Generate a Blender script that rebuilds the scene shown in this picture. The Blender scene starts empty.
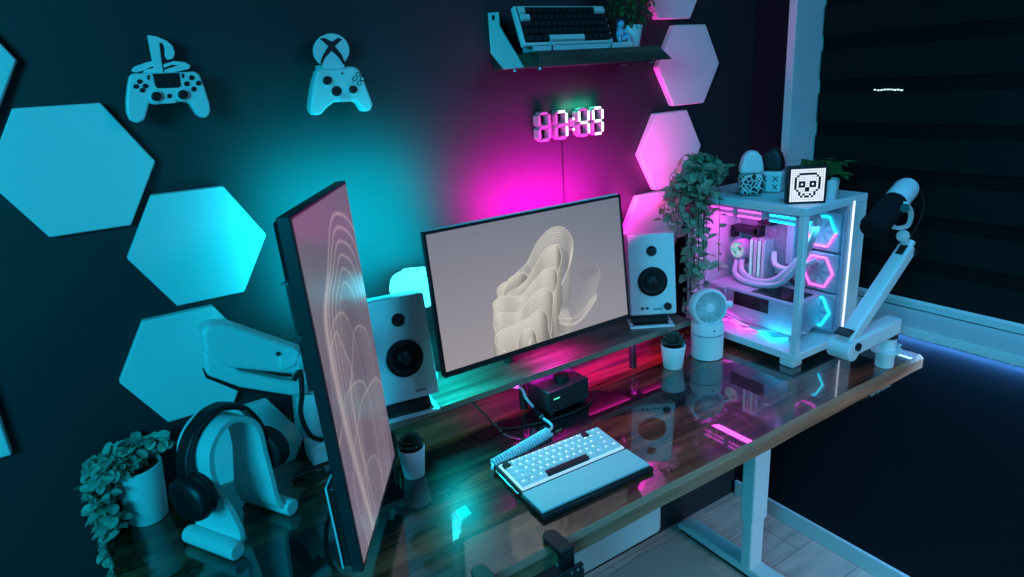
import bpy, math, random
import numpy as np
from mathutils import Vector, Matrix, Euler
random.seed(7)
scene = bpy.context.scene
C = scene.collection
PI = math.pi
# ------------------------------------------------------------------ camera
F, YAW, PITCH, ROLL = 648.0, .5535, .311, -.0690
CAM = Vector((-.0793, -1.6243, 1.788))
def _rot():
    f = Vector((math.sin(YAW)*math.cos(PITCH), math.cos(YAW)*math.cos(PITCH), -math.sin(PITCH)))
    r = Vector((math.cos(YAW), -math.sin(YAW), 0)); u = r.cross(f)
    c, s = math.cos(ROLL), math.sin(ROLL)
    return c*r+s*u, -s*r+c*u, f
RT, UP, FW = _rot()
def on(px, py, ax, val):                     # measured photo point -> point on a real plane (ax: 0 x, 1 y, 2 z)
    d = RT*((px-512)/F) - UP*((py-288.5)/F) + FW
    return CAM + d*((val-CAM[ax])/d[ax])
cd = bpy.data.cameras.new('camera'); cam = bpy.data.objects.new('camera', cd); C.objects.link(cam)
m = Matrix((RT, UP, -FW)).transposed().to_4x4(); m.translation = CAM; cam.matrix_world = m
cd.sensor_width = 36; cd.lens = F/1024*36; cd.clip_start = .02; scene.camera = cam

# ------------------------------------------------------------------ materials
MAT = {}
def mat(name, col, rough=.5, metal=0., spec=.5, emit=None, es=1., coat=0., trans=0., noise=0., nscale=30., bump=0., bscale=200.):
    if name in MAT: return MAT[name]
    M = bpy.data.materials.new(name); M.use_nodes = True
    nt = M.node_tree; b = nt.nodes['Principled BSDF']
    b.inputs['Base Color'].default_value = (*col, 1); b.inputs['Roughness'].default_value = rough
    b.inputs['Metallic'].default_value = metal; b.inputs['Specular IOR Level'].default_value = spec
    if emit: b.inputs['Emission Color'].default_value = (*emit, 1); b.inputs['Emission Strength'].default_value = es
    if coat: b.inputs['Coat Weight'].default_value = coat; b.inputs['Coat Roughness'].default_value = .05
    if trans: b.inputs['Transmission Weight'].default_value = trans
    tc = nt.nodes.new('ShaderNodeTexCoord')
    if noise:
        n = nt.nodes.new('ShaderNodeTexNoise'); n.inputs['Scale'].default_value = nscale; n.inputs['Detail'].default_value = 3
        nt.links.new(tc.outputs['Object'], n.inputs['Vector'])
        r = nt.nodes.new('ShaderNodeMixRGB'); r.inputs[1].default_value = (*[c*(1-noise) for c in col], 1); r.inputs[2].default_value = (*[min(1, c*(1+noise)) for c in col], 1)
        nt.links.new(n.outputs['Fac'], r.inputs[0]); nt.links.new(r.outputs[0], b.inputs['Base Color'])
    if bump:
        n = nt.nodes.new('ShaderNodeTexNoise'); n.inputs['Scale'].default_value = bscale; n.inputs['Detail'].default_value = 2
        nt.links.new(tc.outputs['Object'], n.inputs['Vector'])
        bp = nt.nodes.new('ShaderNodeBump'); bp.inputs['Strength'].default_value = bump; bp.inputs['Distance'].default_value = .002
        nt.links.new(n.outputs['Fac'], bp.inputs['Height']); nt.links.new(bp.outputs[0], b.inputs['Normal'])
    MAT[name] = M; return M

def wood(name, c1, c2, c3, coat=0., ior=1.6, river=False, rough=.35, sc=(1, 1, 1), planks=0.):
    M = bpy.data.materials.new(name); M.use_nodes = True; nt = M.node_tree; N = nt.nodes; L = nt.links
    b = N['Principled BSDF']; tc = N.new('ShaderNodeTexCoord'); mp = N.new('ShaderNodeMapping')
    mp.inputs['Scale'].default_value = (1.2*sc[0], 14*sc[1], 14*sc[2]); L.new(tc.outputs['Object'], mp.inputs[0])
    n1 = N.new('ShaderNodeTexNoise'); n1.inputs['Scale'].default_value = 2.2; n1.inputs['Detail'].default_value = 6; n1.inputs['Distortion'].default_value = .6
    L.new(mp.outputs[0], n1.inputs['Vector'])
    mp2 = N.new('ShaderNodeMapping'); mp2.inputs['Scale'].default_value = (2.5*sc[0], 90*sc[1], 90*sc[2]); L.new(tc.outputs['Object'], mp2.inputs[0])
    n2 = N.new('ShaderNodeTexNoise'); n2.inputs['Scale'].default_value = 2; n2.inputs['Detail'].default_value = 4; L.new(mp2.outputs[0], n2.inputs['Vector'])
    ad = N.new('ShaderNodeMath'); ad.operation = 'MULTIPLY_ADD'; ad.inputs[1].default_value = .35; L.new(n2.outputs['Fac'], ad.inputs[0])
    sb = N.new('ShaderNodeMath'); sb.operation = 'SUBTRACT'; sb.inputs[1].default_value = .17; L.new(n1.outputs['Fac'], sb.inputs[0]); L.new(sb.outputs[0], ad.inputs[2])
    cr = N.new('ShaderNodeValToRGB'); e = cr.color_ramp.elements
    e[0].position = .33; e[0].color = (*c1, 1); e[1].position = .66; e[1].color = (*c3, 1); x = e.new(.5); x.color = (*c2, 1)
    L.new(ad.outputs[0], cr.inputs[0]); col = cr.outputs[0]
    if planks:
        br = N.new('ShaderNodeTexBrick'); br.inputs['Scale'].default_value = 1; br.inputs['Brick Width'].default_value = 1.3; br.inputs['Row Height'].default_value = planks
        br.inputs['Mortar Size'].default_value = .0025; br.inputs['Color1'].default_value = (1, 1, 1, 1); br.inputs['Color2'].default_value = (.88, .88, .88, 1); br.inputs['Mortar'].default_value = (.55, .55, .55, 1)
        L.new(tc.outputs['Object'], br.inputs['Vector'])
        mx = N.new('ShaderNodeMixRGB'); mx.blend_type = 'MULTIPLY'; mx.inputs[0].default_value = 1; L.new(col, mx.inputs[1]); L.new(br.outputs['Color'], mx.inputs[2]); col = mx.outputs[0]
    if river:      # black resin band with a ragged edge running along the slab
        sx = N.new('ShaderNodeSeparateXYZ'); L.new(tc.outputs['Object'], sx.inputs[0])
        n3 = N.new('ShaderNodeTexNoise'); n3.inputs['Scale'].default_value = 3.2; n3.inputs['Detail'].default_value = 5; L.new(tc.outputs['Object'], n3.inputs['Vector'])
        cv = N.new('ShaderNodeFloatCurve'); cm = cv.mapping.curves[0]
        # height of the band's centre line against x
        mr = N.new('ShaderNodeMapRange'); mr.inputs[1].default_value = -.22; mr.inputs[2].default_value = 2.01; L.new(sx.outputs[0], mr.inputs[0])
        pts = [(0, .60), (.14, .58), (.22, .52), (.3, .44), (.42, .40), (.52, .40), (.62, .50), (.76, .62), (.9, .74), (1, .82)]
        cm.points[0].location = pts[0]; cm.points[1].location = pts[-1]
        for p in pts[1:-1]: cm.points.new(*p)
        cv.mapping.update(); L.new(mr.outputs[0], cv.inputs[1])
        def mth(op, a, bb):
            q = N.new('ShaderNodeMath'); q.operation = op
            for i, w in enumerate((a, bb)):
                if isinstance(w, (int, float)): q.inputs[i].default_value = w
                else: L.new(w, q.inputs[i])
            return q.outputs[0]
        yy = mth('MULTIPLY', sx.outputs[1], -1/.70)            # 0 at the wall, 1 at the front edge
        d = mth('ABSOLUTE', mth('SUBTRACT', yy, cv.outputs[0]), 0)
        nn = mth('MULTIPLY', mth('SUBTRACT', n3.outputs['Fac'], .5), .42)
        d = mth('ADD', d, nn)
        rp = N.new('ShaderNodeMapRange'); rp.inputs[1].default_value = .095; rp.inputs[2].default_value = .12; rp.inputs[3].default_value = 1; rp.inputs[4].default_value = 0; L.new(d, rp.inputs[0])
        mx = N.new('ShaderNodeMixRGB'); L.new(rp.outputs[0], mx.inputs[0]); L.new(col, mx.inputs[1]); mx.inputs[2].default_value = (.002, .002, .003, 1); col = mx.outputs[0]
    L.new(col, b.inputs['Base Color']); b.inputs['Roughness'].default_value = rough
    if coat:
        b.inputs['Coat Weight'].default_value = coat; b.inputs['Coat IOR'].default_value = ior; b.inputs['Coat Roughness'].default_value = .012; b.inputs['Specular IOR Level'].default_value = .2
    MAT[name] = M; return M

def thin_glass(name, tint=(1, 1, 1), refl=.06):
    M = bpy.data.materials.new(name); M.use_nodes = True; nt = M.node_tree; N = nt.nodes; N.clear()
    o = N.new('ShaderNodeOutputMaterial'); mx = N.new('ShaderNodeMixShader'); t = N.new('ShaderNodeBsdfTransparent'); g = N.new('ShaderNodeBsdfGlossy')
    t.inputs[0].default_value = (*tint, 1); g.inputs['Roughness'].default_value = .02
    fr = N.new('ShaderNodeFresnel'); fr.inputs[0].default_value = 1.4
    ge = N.new('ShaderNodeNewGeometry'); iv_ = N.new('ShaderNodeMath'); iv_.operation = 'SUBTRACT'; iv_.inputs[0].default_value = 1; nt.links.new(ge.outputs['Backfacing'], iv_.inputs[1])
    ml = N.new('ShaderNodeMath'); ml.operation = 'MULTIPLY'; nt.links.new(fr.outputs[0], ml.inputs[0]); nt.links.new(iv_.outputs[0], ml.inputs[1])
    nt.links.new(ml.outputs[0], mx.inputs[0]); nt.links.new(t.outputs[0], mx.inputs[1]); nt.links.new(g.outputs[0], mx.inputs[2]); nt.links.new(mx.outputs[0], o.inputs[0])
    MAT[name] = M; return M

def screen_mat(name, s, rough=.25, coat=0.):
    M = bpy.data.materials.new(name); M.use_nodes = True; nt = M.node_tree; b = nt.nodes['Principled BSDF']
    b.inputs['Base Color'].default_value = (.008, .008, .008, 1); b.inputs['Roughness'].default_value = rough
    a = nt.nodes.new('ShaderNodeAttribute'); a.attribute_name = 'pixels'; nt.links.new(a.outputs['Color'], b.inputs['Emission Color']); b.inputs['Emission Strength'].default_value = s
    b.inputs['Specular IOR Level'].default_value = .5
    if coat: b.inputs['Coat Weight'].default_value = coat; b.inputs['Coat Roughness'].default_value = .25
    MAT[name] = M; return M

WALL = mat('dark_navy_satin_paint', (.011, .011, .016), .62, noise=.12, nscale=60, bump=.08, bscale=260, spec=.65)
WALLR = mat('near_black_navy_paint', (.009, .010, .016), .6, noise=.15, nscale=40, spec=.12)
WHITE = mat('white_plastic', (.78, .80, .80), .4)
INNERW = mat('grey_white_inner', (.50, .48, .58), .35)
WHITEM = mat('white_powder_coat', (.76, .78, .80), .35)
TRIMW = mat('white_trim_paint', (.72, .74, .76), .4)
FELT = mat('white_felt', (.80, .80, .80), .95, spec=.1, noise=.05, nscale=300, bump=.35, bscale=500)
BLACK = mat('black_plastic', (.008, .008, .010), .45)
BLACKG = mat('black_gloss', (.006, .006, .008), .15)
BLACKF = mat('black_foam', (.010, .010, .012), .9, spec=.15, bump=.6, bscale=700)
DARK = mat('dark_grey_plastic', (.02, .022, .026), .4)
RUBBER = mat('black_rubber', (.006, .006, .007), .7)
METAL = mat('brushed_steel', (.6, .6, .62), .3, 1.)
CERAM = mat('white_ceramic', (.80, .80, .80), .45)
SOIL = mat('dark_soil', (.012, .010, .008), .9)
LEAFD = mat('dark_green_leaf', (.05, .16, .045), .45, noise=.5, nscale=25)
LEAFP = mat('variegated_leaf', (.20, .27, .17), .5, noise=.7, nscale=40)
LEAFE = mat('grey_green_leaf', (.30, .42, .33), .6, noise=.3, nscale=30)
LEAFS = mat('succulent_leaf', (.045, .075, .055), .5, noise=.4, nscale=40)
LEAFB = mat('fresh_green_leaf', (.03, .12, .03), .4, noise=.35, nscale=30)
STEM = mat('brown_stem', (.06, .05, .03), .7)
SILV = mat('silver_coil_cable', (.72, .72, .80), .35)
DESKW = wood('walnut_resin_desktop', (.030, .004, .002), (.16, .022, .009), (.34, .060, .026), coat=1., ior=2.0, river=True)
EDGEW = wood('pale_oak_edge', (.40, .13, .07), (.62, .19, .11), (.75, .25, .15), rough=.5)
RISERW = wood('walnut_riser_board', (.06, .038, .030), (.12, .085, .068), (.18, .13, .11), rough=.32)
SHELFW = wood('dark_walnut_shelf', (.025, .022, .016), (.05, .043, .03), (.085, .072, .05), rough=.5)
FLOORW = wood('warm_oak_floor', (.58, .36, .30), (.74, .46, .40), (.85, .53, .46), rough=.55, sc=(1, .45, 1), planks=.19)
GLASS = thin_glass('case_glass', (.93, .95, .97))
ACRYL = thin_glass('clear_acrylic', (.9, .95, .95))
def em(name, col, s, base=(.5, .5, .5)): return mat(name, base, .4, emit=col, es=s)
E_CY = em('cyan_led', (.0, .72, 1.), 4.); E_MG = em('magenta_led', (1., .05, .75), 3.); E_WH = em('white_led', (.9, .95, 1.), 3.5)
E_MINT = em('mint_white_led', (.62, 1., .86), 2.4); E_KEY = em('key_backlight', (.85, .92, 1.), 1.5); E_GRN = em('green_led', (.1, 1, .45), .8)

# ------------------------------------------------------------------ mesh helpers
class MB:
    def __init__(s): s.v = []; s.f = []; s.mi = []; s.cur = 0
    def add(s, vs, fs, M=None):
        b = len(s.v)
        for p in vs:
            p = Vector(p); s.v.append(M @ p if M else p)
        for f in fs: s.f.append([b+i for i in f]); s.mi.append(s.cur)
        return s
    def box(s, c, d, M=None):
        x, y, z = [k/2 for k in d]; c = Vector(c)
        vs = [c+Vector((a*x, b*y, e*z)) for a in (-1, 1) for b in (-1, 1) for e in (-1, 1)]
        return s.add(vs, [(0, 1, 3, 2), (4, 6, 7, 5), (0, 4, 5, 1), (2, 3, 7, 6), (0, 2, 6, 4), (1, 5, 7, 3)], M)
    def lathe(s, prof, n=32, M=None, caps=True):
        vs = []; fs = []
        for r, z in prof:
            for i in range(n): a = 2*PI*i/n; vs.append((r*math.cos(a), r*math.sin(a), z))
        for k in range(len(prof)-1):
            for i in range(n): j = (i+1) % n; fs.append((k*n+i, k*n+j, (k+1)*n+j, (k+1)*n+i))
        if caps: fs.append(tuple(range(n))[::-1]); fs.append(tuple((len(prof)-1)*n+i for i in range(n)))
        return s.add(vs, fs, M)
    def cyl(s, p0, p1, r0, r1=None, n=24):
        r1 = r0 if r1 is None else r1; p0 = Vector(p0); p1 = Vector(p1); d = p1-p0
        M = Matrix.Translation(p0) @ d.to_track_quat('Z', 'Y').to_matrix().to_4x4()
        return s.lathe([(r0, 0), (r1, d.length)], n, M)
    def tube(s, path, r, n=10, close=False):
        P = [Vector(p) for p in path]; vs = []; fs = []; up = None
        for i, p in enumerate(P):
            t = (P[min(i+1, len(P)-1)]-P[max(i-1, 0)]).normalized()
            if up is None: up = t.orthogonal().normalized()
            up = (up - t*up.dot(t)).normalized(); w = t.cross(up); rr = r[i] if isinstance(r, (list, tuple)) else r
            for k in range(n): a = 2*PI*k/n; vs.append(p+up*(rr*math.cos(a))+w*(rr*math.sin(a)))
        for i in range(len(P)-1):
            for k in range(n): j = (k+1) % n; fs.append((i*n+k, i*n+j, (i+1)*n+j, (i+1)*n+k))
        fs.append(tuple(range(n))[::-1]); fs.append(tuple((len(P)-1)*n+i for i in range(n)))
        return s.add(vs, fs)
    def strip(s, path, wd, th, side, n=1):          # flat band: path, width along 'side', thickness
        P = [Vector(p) for p in path]; side = Vector(side).normalized(); vs = []; fs = []
        for i, p in enumerate(P):
            t = (P[min(i+1, len(P)-1)]-P[max(i-1, 0)]).normalized(); nn = t.cross(side).normalized()
            w = wd[i] if isinstance(wd, (list, tuple)) else wd
            for a, b in ((-1, -1), (1, -1), (1, 1), (-1, 1)): vs.append(p+side*(a*w/2)+nn*(b*th/2))
        for i in range(len(P)-1):
            for k in range(4): j = (k+1) % 4; fs.append((i*4+k, i*4+j, i*4+4+j, i*4+4+k))
        fs.append((3, 2, 1, 0)); q = (len(P)-1)*4; fs.append((q, q+1, q+2, q+3))
        return s.add(vs, fs)
    def prism(s, poly, d):                           # 3-D polygon extruded by vector d
        P = [Vector(p) for p in poly]; d = Vector(d); n = len(P)
        nrm = Vector((0, 0, 0))
        for i in range(n): nrm += P[i].cross(P[(i+1) % n])
        if nrm.dot(d) > 0: P.reverse()
        return s.add(P+[p+d for p in P], [tuple(range(n)), tuple(range(2*n-1, n-1, -1))]+[(i, i+n, (i+1) % n+n, (i+1) % n) for i in range(n)])
    def sphere(s, c, r, nu=16, nv=10, M=None):
        if not isinstance(r, (tuple, list)): r = (r, r, r)
        c = Vector(c); vs = [c+Vector((0, 0, r[2]))]; fs = []
        for k in range(1, nv):
            t = PI*k/nv
            for i in range(nu): a = 2*PI*i/nu; vs.append(c+Vector((r[0]*math.sin(t)*math.cos(a), r[1]*math.sin(t)*math.sin(a), r[2]*math.cos(t))))
        vs.append(c-Vector((0, 0, r[2]))); e = len(vs)-1
        for i in range(nu):
            j = (i+1) % nu; fs.append((0, 1+i, 1+j)); fs.append((e, e-nu+j, e-nu+i))
            for k in range(nv-2): fs.append((1+k*nu+i, 1+(k+1)*nu+i, 1+(k+1)*nu+j, 1+k*nu+j))
        return s.add(vs, fs, M)
    def build(s, name, ms, parent=None, bevel=0., seg=2, smooth=True, sub=0, ang=40):
        me = bpy.data.meshes.new(name); me.from_pydata([tuple(v) for v in s.v], [], s.f)
        ms = ms if isinstance(ms, (list, tuple)) else [ms]
        for q in ms: me.materials.append(q)
        me.polygons.foreach_set('material_index', s.mi); me.update()
        if smooth:
            me.polygons.foreach_set('use_smooth', [True]*len(me.polygons)); me.set_sharp_from_angle(angle=math.radians(ang))
        o = bpy.data.objects.new(name, me); C.objects.link(o)
        if parent: o.parent = parent
        if bevel:
            b = o.modifiers.new('b', 'BEVEL'); b.width = bevel; b.segments = seg; b.limit_method = 'ANGLE'; b.angle_limit = math.radians(35)
        if sub:
            b = o.modifiers.new('s', 'SUBSURF'); b.levels = sub; b.render_levels = sub
        return o
def thing(name, label, cat, loc=(0, 0, 0), rz=0, group=None, rot=None):
    o = bpy.data.objects.new(name, None); C.objects.link(o); o.empty_display_size = .05
    o.location = loc; o.rotation_euler = rot if rot else (0, 0, rz)
    return tag(o, label, cat, group)
def tag(o, label, cat, group=None):
    o['label'] = label; o['category'] = cat
    if group: o['group'] = group
    return o
def struct(o): o['kind'] = 'structure'; return o
def plabel(o, l): o['label'] = l; return o
def copy_tree(o, parent=None):
    c = o.copy(); C.objects.link(c)
    if parent: c.parent = parent
    for ch in list(o.children): copy_tree(ch, c)
    return c
def catmull(P, n=8):
    P = [Vector(p) for p in P]; out = []
    for i in range(len(P)-1):
        a, b, c, d = P[max(i-1, 0)], P[i], P[i+1], P[min(i+2, len(P)-1)]
        for k in range(n):
            t = k/n; out.append(.5*((2*b)+(c-a)*t+(2*a-5*b+4*c-d)*t*t+(3*b-a-3*c+d)*t**3))
    out.append(P[-1]); return out
def cable(name, label, pts, r, mt, cat='cable', n=8):
    o = MB().tube(catmull(pts, n), r, 8).build(name, mt); return tag(o, label, cat)
def leaf(mb, p, d, nrm, L, W, fold=.25, droop=.2, round_=False):
    d = Vector(d).normalized(); nrm = Vector(nrm); s = d.cross(nrm)
    if s.length < 1e-4: s = d.orthogonal()
    s.normalize(); n = s.cross(d).normalized(); p = Vector(p)
    prof = [(0, .12), (.18, .75), (.42, 1.), (.7, .72), (.9, .3)] if not round_ else [(0, .25), (.15, .75), (.45, 1.), (.75, .85), (.93, .45)]
    vs = []; fs = []
    for t, w in prof:
        c = p+d*(t*L)-n*(droop*L*t*t)
        vs += [c+s*(w*W/2)+n*(fold*w*W/2), c, c-s*(w*W/2)+n*(fold*w*W/2)]
    vs.append(p+d*L-n*(droop*L))
    for k in range(len(prof)-1):
        a = 3*k; fs += [(a, a+1, a+4, a+3), (a+1, a+2, a+5, a+4)]
    a = 3*(len(prof)-1); fs += [(a, a+1, a+3), (a+1, a+2, a+3)]
    mb.add(vs, fs)
def rv(s=1.): return Vector((random.uniform(-s, s), random.uniform(-s, s), random.uniform(-s, s)))

# ------------------------------------------------------------------ the setting
XR, WY, FZ, DZ = 2.058, .025, -.073, .86
XG = XR+.155
b = MB(); b.box(((XR-1.6)/2, WY+.05, 1.25), (XR+1.6, .1, 2.65)); struct(b.build('wall_back', WALL))
b = MB(); b.box((XR+.08, -.0475+.05, 1.25), (.16, .245, 2.65)); b.box((XR+.08, -1.46, (FZ+.905)/2), (.16, 2.68, .905-FZ)); b.box((XR+.08, -1.46, 2.475), (.16, 2.68, .2)); b.box((XR+.08, -2.65, 1.65), (.16, .3, 1.5))
struct(b.build('wall_right', WALLR))
b = MB(); b.box((.25, -1.4, FZ-.03), (3.75, 3.0, .06)); fo = b.build('floor', FLOORW); struct(fo)
b = MB(); b.box((XR-.008, -1.39, FZ+.036), (.016, 2.8, .072)); struct(b.build('baseboard_right', TRIMW, bevel=.003))
b = MB(); b.box((XR+.068, -1.31, .920), (.176, 2.38, .03)); struct(b.build('trim_1', TRIMW, bevel=.003))          # window sill
b = MB(); b.box((XR+.072, -.135, 1.65), (.166, .03, 1.43)); struct(b.build('trim_2', TRIMW, bevel=.002))          # window reveal lining
w = MB(); w.box((XG+.02, -1.31, .955), (.05, 2.35, .035)); w.box((XG+.02, -.165, 1.65), (.05, .03, 1.4)); w.box((XG+.02, -1.31, 2.35), (.05, 2.35, .05)); w.box((XG+.02, -2.47, 1.65), (.05, .04, 1.4))
wn = struct(w.build('window_1', TRIMW, bevel=.003))
struct(MB().box((XG+.04, -1.31, 1.65), (.006, 2.3, 1.4)).build('pane', mat('night_glass', (.004, .005, .008), .05), wn))

# zebra blind in the window
bl = thing('roller_blind', 'dark closed zebra roller blind with horizontal bands filling the window on the right', 'blind', (XG-.012, -.155, .975))
b = MB(); z = .0; k = 0
while z < 1.36:
    h = .098 if k % 2 == 0 else .05; off = .0 if k % 2 == 0 else .006
    b.cur = k % 2; b.box((off, -1.13, z+h/2), (.003, 2.26, h+.004)); z += h; k += 1
b.build('fabric', [mat('dark_blind_fabric', (.008, .011, .012), .85, noise=.2, nscale=90, spec=.1), mat('darker_blind_fabric', (.004, .006, .007), .85, noise=.2, nscale=90, spec=.1)], bl)
MB().cyl((0, 0, -.008), (0, -2.26, -.008), .008).build('bottom_rail', WHITEM, bl)
b = MB()
for k in range(9):
    p = on(875+k*3.3, 90+random.uniform(-.6, .6), 0, XG-.016) - Vector((XG-.012, -.155, .975))
    b.box(p, (.001, .006+.004*random.random(), .004))
b.build('leak_glow_dots', em('leak_glow', (.6, .9, .85), 1.6), bl)  # glowing dots laid on the fabric imitate light leaking between the bands

# LED strip below the sill
ls = MB(); ls.box((XR-.006, -1.45, .9025), (.008, 2.0, .0045)); lso = tag(ls.build('led_strip', WHITE), 'blue LED strip stuck under the white window sill', 'light strip')
for k in range(16): MB().box((XR-.006, -.60-.055*k, .8995), (.004, .006, .0015)).build('diode', em('strip_diode', (.25, .55, 1.), 3.), lso)

# ------------------------------------------------------------------ wall hexagons
HS = .151
def hexpanel(cx, cz, label, r=HS*.985):
    t = [(cx+r*math.cos(k*PI/3), 0, cz+r*math.sin(k*PI/3)) for k in range(6)]
    t = [(x-cx, y, z-cz) for x, y, z in t]
    o = MB().prism(t, (0, .0248, 0)).build('hexagon_panel', FELT, bevel=.003)
    o.location = (cx, 0, cz); return tag(o, label, 'wall panel', 'white felt hexagons on the wall')
hexpanel(-.112, 1.670, 'largest cyan lit felt hexagon, below left of the gamepad with the touchpad')
hexpanel(.088, 1.470, 'cyan lit felt hexagon left of the upright portrait screen, middle of its column')
hexpanel(.012, 1.194, 'cyan lit felt hexagon behind the white spring arm')
hexpanel(.0905, .917, 'lowest felt hexagon, mostly hidden behind the headphone stand and the desk')
hexpanel(-.306, 1.887, 'felt hexagon cut by the left edge, above the largest hexagon')
hexpanel(1.694, 1.795, 'pale lilac felt hexagon just right of the floating shelf end')
hexpanel(1.611, 1.520, 'pink felt hexagon right of the digital clock, above the ivy')
hexpanel(1.618, 2.071, 'topmost right felt hexagon, behind the shelf plant at the upper edge')
hexpanel(1.530, 1.255, 'deep pink felt hexagon behind the right speaker and ivy')
o = MB().box((-.11, .0125, .12), (.22, .0248, .24)).build('wall_panel', FELT, bevel=.003); o.location = (-.36, 0, 1.095)
tag(o, 'square cornered cyan lit felt panel at the far left edge of the wall', 'wall panel')

# ------------------------------------------------------------------ desk
dk = thing('desk', 'wide walnut standing desk with black resin and mirror gloss top on white legs', 'desk', (0, 0, 0))
X0, X1, YB, YF = -.225, 2.024, -.004, -.703
b = MB(); P = []
n = 60
for i in range(n+1):
    x = X0+.0+(X1-X0)*i/n; P.append((x, YF+.0010*math.sin(x*9)+.0008*math.sin(x*23+1), 0))
poly = P+[(X1, YB, 0), (X0, YB, 0)]
top = [Vector((p[0], p[1] if p[1] > -.6 else p[1]+.012, DZ)) for p in poly]; mid = [Vector((p[0], p[1], DZ-.010)) for p in poly]; bot = [Vector((p[0], p[1], DZ-.042)) for p in poly]
N_ = len(poly); b.add(top+mid+bot, [tuple(range(N_))]); b.cur = 1
b.f.append(list(range(3*N_-1, 2*N_-1, -1))); b.mi.append(1)
for a in (0, 1):
    for i in range(N_): j = (i+1) % N_; b.f.append([a*N_+j, a*N_+i, (a+1)*N_+i, (a+1)*N_+j]); b.mi.append(1)
b.build('tabletop', [DESKW, EDGEW], dk, smooth=False)
for x in (1.70, .06):
    l = MB(); l.box((x, -.345, .50), (.085, .055, .65)); l.box((x, -.345, .10), (.072, .044, .26)); l.build('leg', WHITEM, dk, bevel=.006)
    f = MB(); f.prism([(x-.038, -.005, FZ+.012), (x-.038, -.66, FZ+.012), (x-.038, -.66, FZ+.030), (x-.038, -.60, FZ+.045), (x-.038, -.07, FZ+.045), (x-.038, -.005, FZ+.028)], (.076, 0, 0))
    fo_ = f.build('foot', WHITEM, dk, bevel=.004)
    MB().box((x, -.33, FZ+.006), (.07, .62, .0125)).build('glide', RUBBER, fo_)
MB().box((.88, -.20, DZ-.065), (1.56, .05, .045)).build('crossbar', WHITEM, dk, bevel=.004)

# monitor riser
rs = thing('monitor_riser', 'long low walnut riser shelf across the back of the desk under the landscape monitor', 'shelf', (0, 0, 0))
MB().box((.925, -.1035, .971), (1.15, .203, .018)).build('board', RISERW, rs, bevel=.003)
MB().box((.925, -.2055, .971), (1.15, .003, .019)).build('edge_band', mat('pale_maple_edge', (.30, .20, .15), .5, noise=.3, nscale=80), rs)
for x in (.42, .835, 1.27, 1.46):
    l = MB(); l.cyl((x, -.165, DZ), (x, -.165, .962), .012); l.box((x, -.165, .959), (.05, .05, .006)); l.build('leg', BLACK, rs)
MB().box((.925, -.012, .915), (1.14, .015, .09)).build('back_rail', mat('grey_back_rail', (.16, .16, .17), .5), rs, bevel=.002)

# white drawer box hung below the desk
db = thing('under_desk_drawer', 'white rounded drawer box hung below the desk front edge', 'drawer', (0, 0, 0))
MB().box((.86, -.44, .694), (.32, .22, .246)).build('body', WHITEM, db, bevel=.018, seg=4)
for x in (.72, 1.0): MB().box((x, -.44, .8168), (.02, .19, .0018)).build('rail', METAL, db)
mt_ = MB().prism([on(x, y, 2, FZ) for x, y in ((590, 592), (640, 556), (672, 540), (700, 556), (735, 592))], (0, 0, .004)).build('chair_mat', mat('blue_grey_mat', (.52, .40, .36), .7, noise=.12, nscale=120))
tag(mt_, 'flat blue grey chair mat on the wood floor below the desk', 'mat')

# ------------------------------------------------------------------ screen pictures (flat glowing pictures, drawn procedurally)
def screen_mesh(name, w, h, img, mt, parent):
    H, W, _ = img.shape; nx, ny = W, H
    xs = (np.arange(nx)/(nx-1)-.5)*w; zs = (.5-np.arange(ny)/(ny-1))*h
    co = np.zeros((ny, nx, 3)); co[..., 0] = xs[None, :]; co[..., 2] = zs[:, None]
    idx = np.arange(nx*ny).reshape(ny, nx)
    q = np.stack([idx[1:, :-1], idx[1:, 1:], idx[:-1, 1:], idx[:-1, :-1]], -1).reshape(-1, 4)
    me = bpy.data.meshes.new(name); me.from_pydata(co.reshape(-1, 3).tolist(), [], q.tolist())
    a = me.color_attributes.new('pixels', 'FLOAT_COLOR', 'POINT')
    rgba = np.ones((nx*ny, 4), np.float32); rgba[:, :3] = img.reshape(-1, 3)
    a.data.foreach_set('color', rgba.ravel()); me.materials.append(mt); me.update()
    o = bpy.data.objects.new(name, me); C.objects.link(o); o.parent = parent; return o
def lin(c): c = np.asarray(c, float)/255; return np.where(c < .04045, c/12.92, ((c+.055)/1.055)**2.4)
def draw(W, H, bg, sheets):
    v, u = np.mgrid[0:H, 0:W]; u = u/(W-1); v = v/(H-1); asp = W/H
    img = bg(u, v)
    for (cu, cv, a, bb, ang, lo, hi, cut, lines, pw, fill) in sheets:
        c, s = math.cos(ang), math.sin(ang); du = (u-cu)*asp; dv = v-cv
        p = c*du+s*dv; q = -s*du+c*dv                       # q negative = towards the crest
        w = a*(1+.25*np.sin(3.1*p/a+cu*20)); r = np.sqrt((p/w)**2+(np.where(q < 0, q/bb, q/cut))**2)
        ins = np.clip((1-r)*H*.35, 0, 1)
        if fill:
            t = np.clip((1-r)*1.35, 0, 1)**pw; sh = (1-t)[..., None]*np.asarray(hi)+t[..., None]*np.asarray(lo)
            k = .5+.5*np.sin(p/a*2.2+cu*9)[..., None]; sh = sh*(.72+.28*k)
            img = img*(1-ins[..., None]*fill)+sh*ins[..., None]*fill
        for L in lines:
            g = np.exp(-((r-L)*H*.16)**2)*np.clip((cut*.9-q)/.1, 0, 1); img = img*(1-.6*g[..., None])+np.asarray(hi)*1.0*.6*g[..., None]
    return img
cream = lin((224, 218, 205)); greyd = lin((96, 92, 92)); mid = lin((150, 144, 140))
def bg1(u, v):
    a = lin((106, 116, 134)); c = lin((158, 150, 156)); t = np.clip(.25+.75*v-.25*u+.1*np.sin(3*u), 0, 1)[..., None]
    return a*(1-t)+c*t
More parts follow.
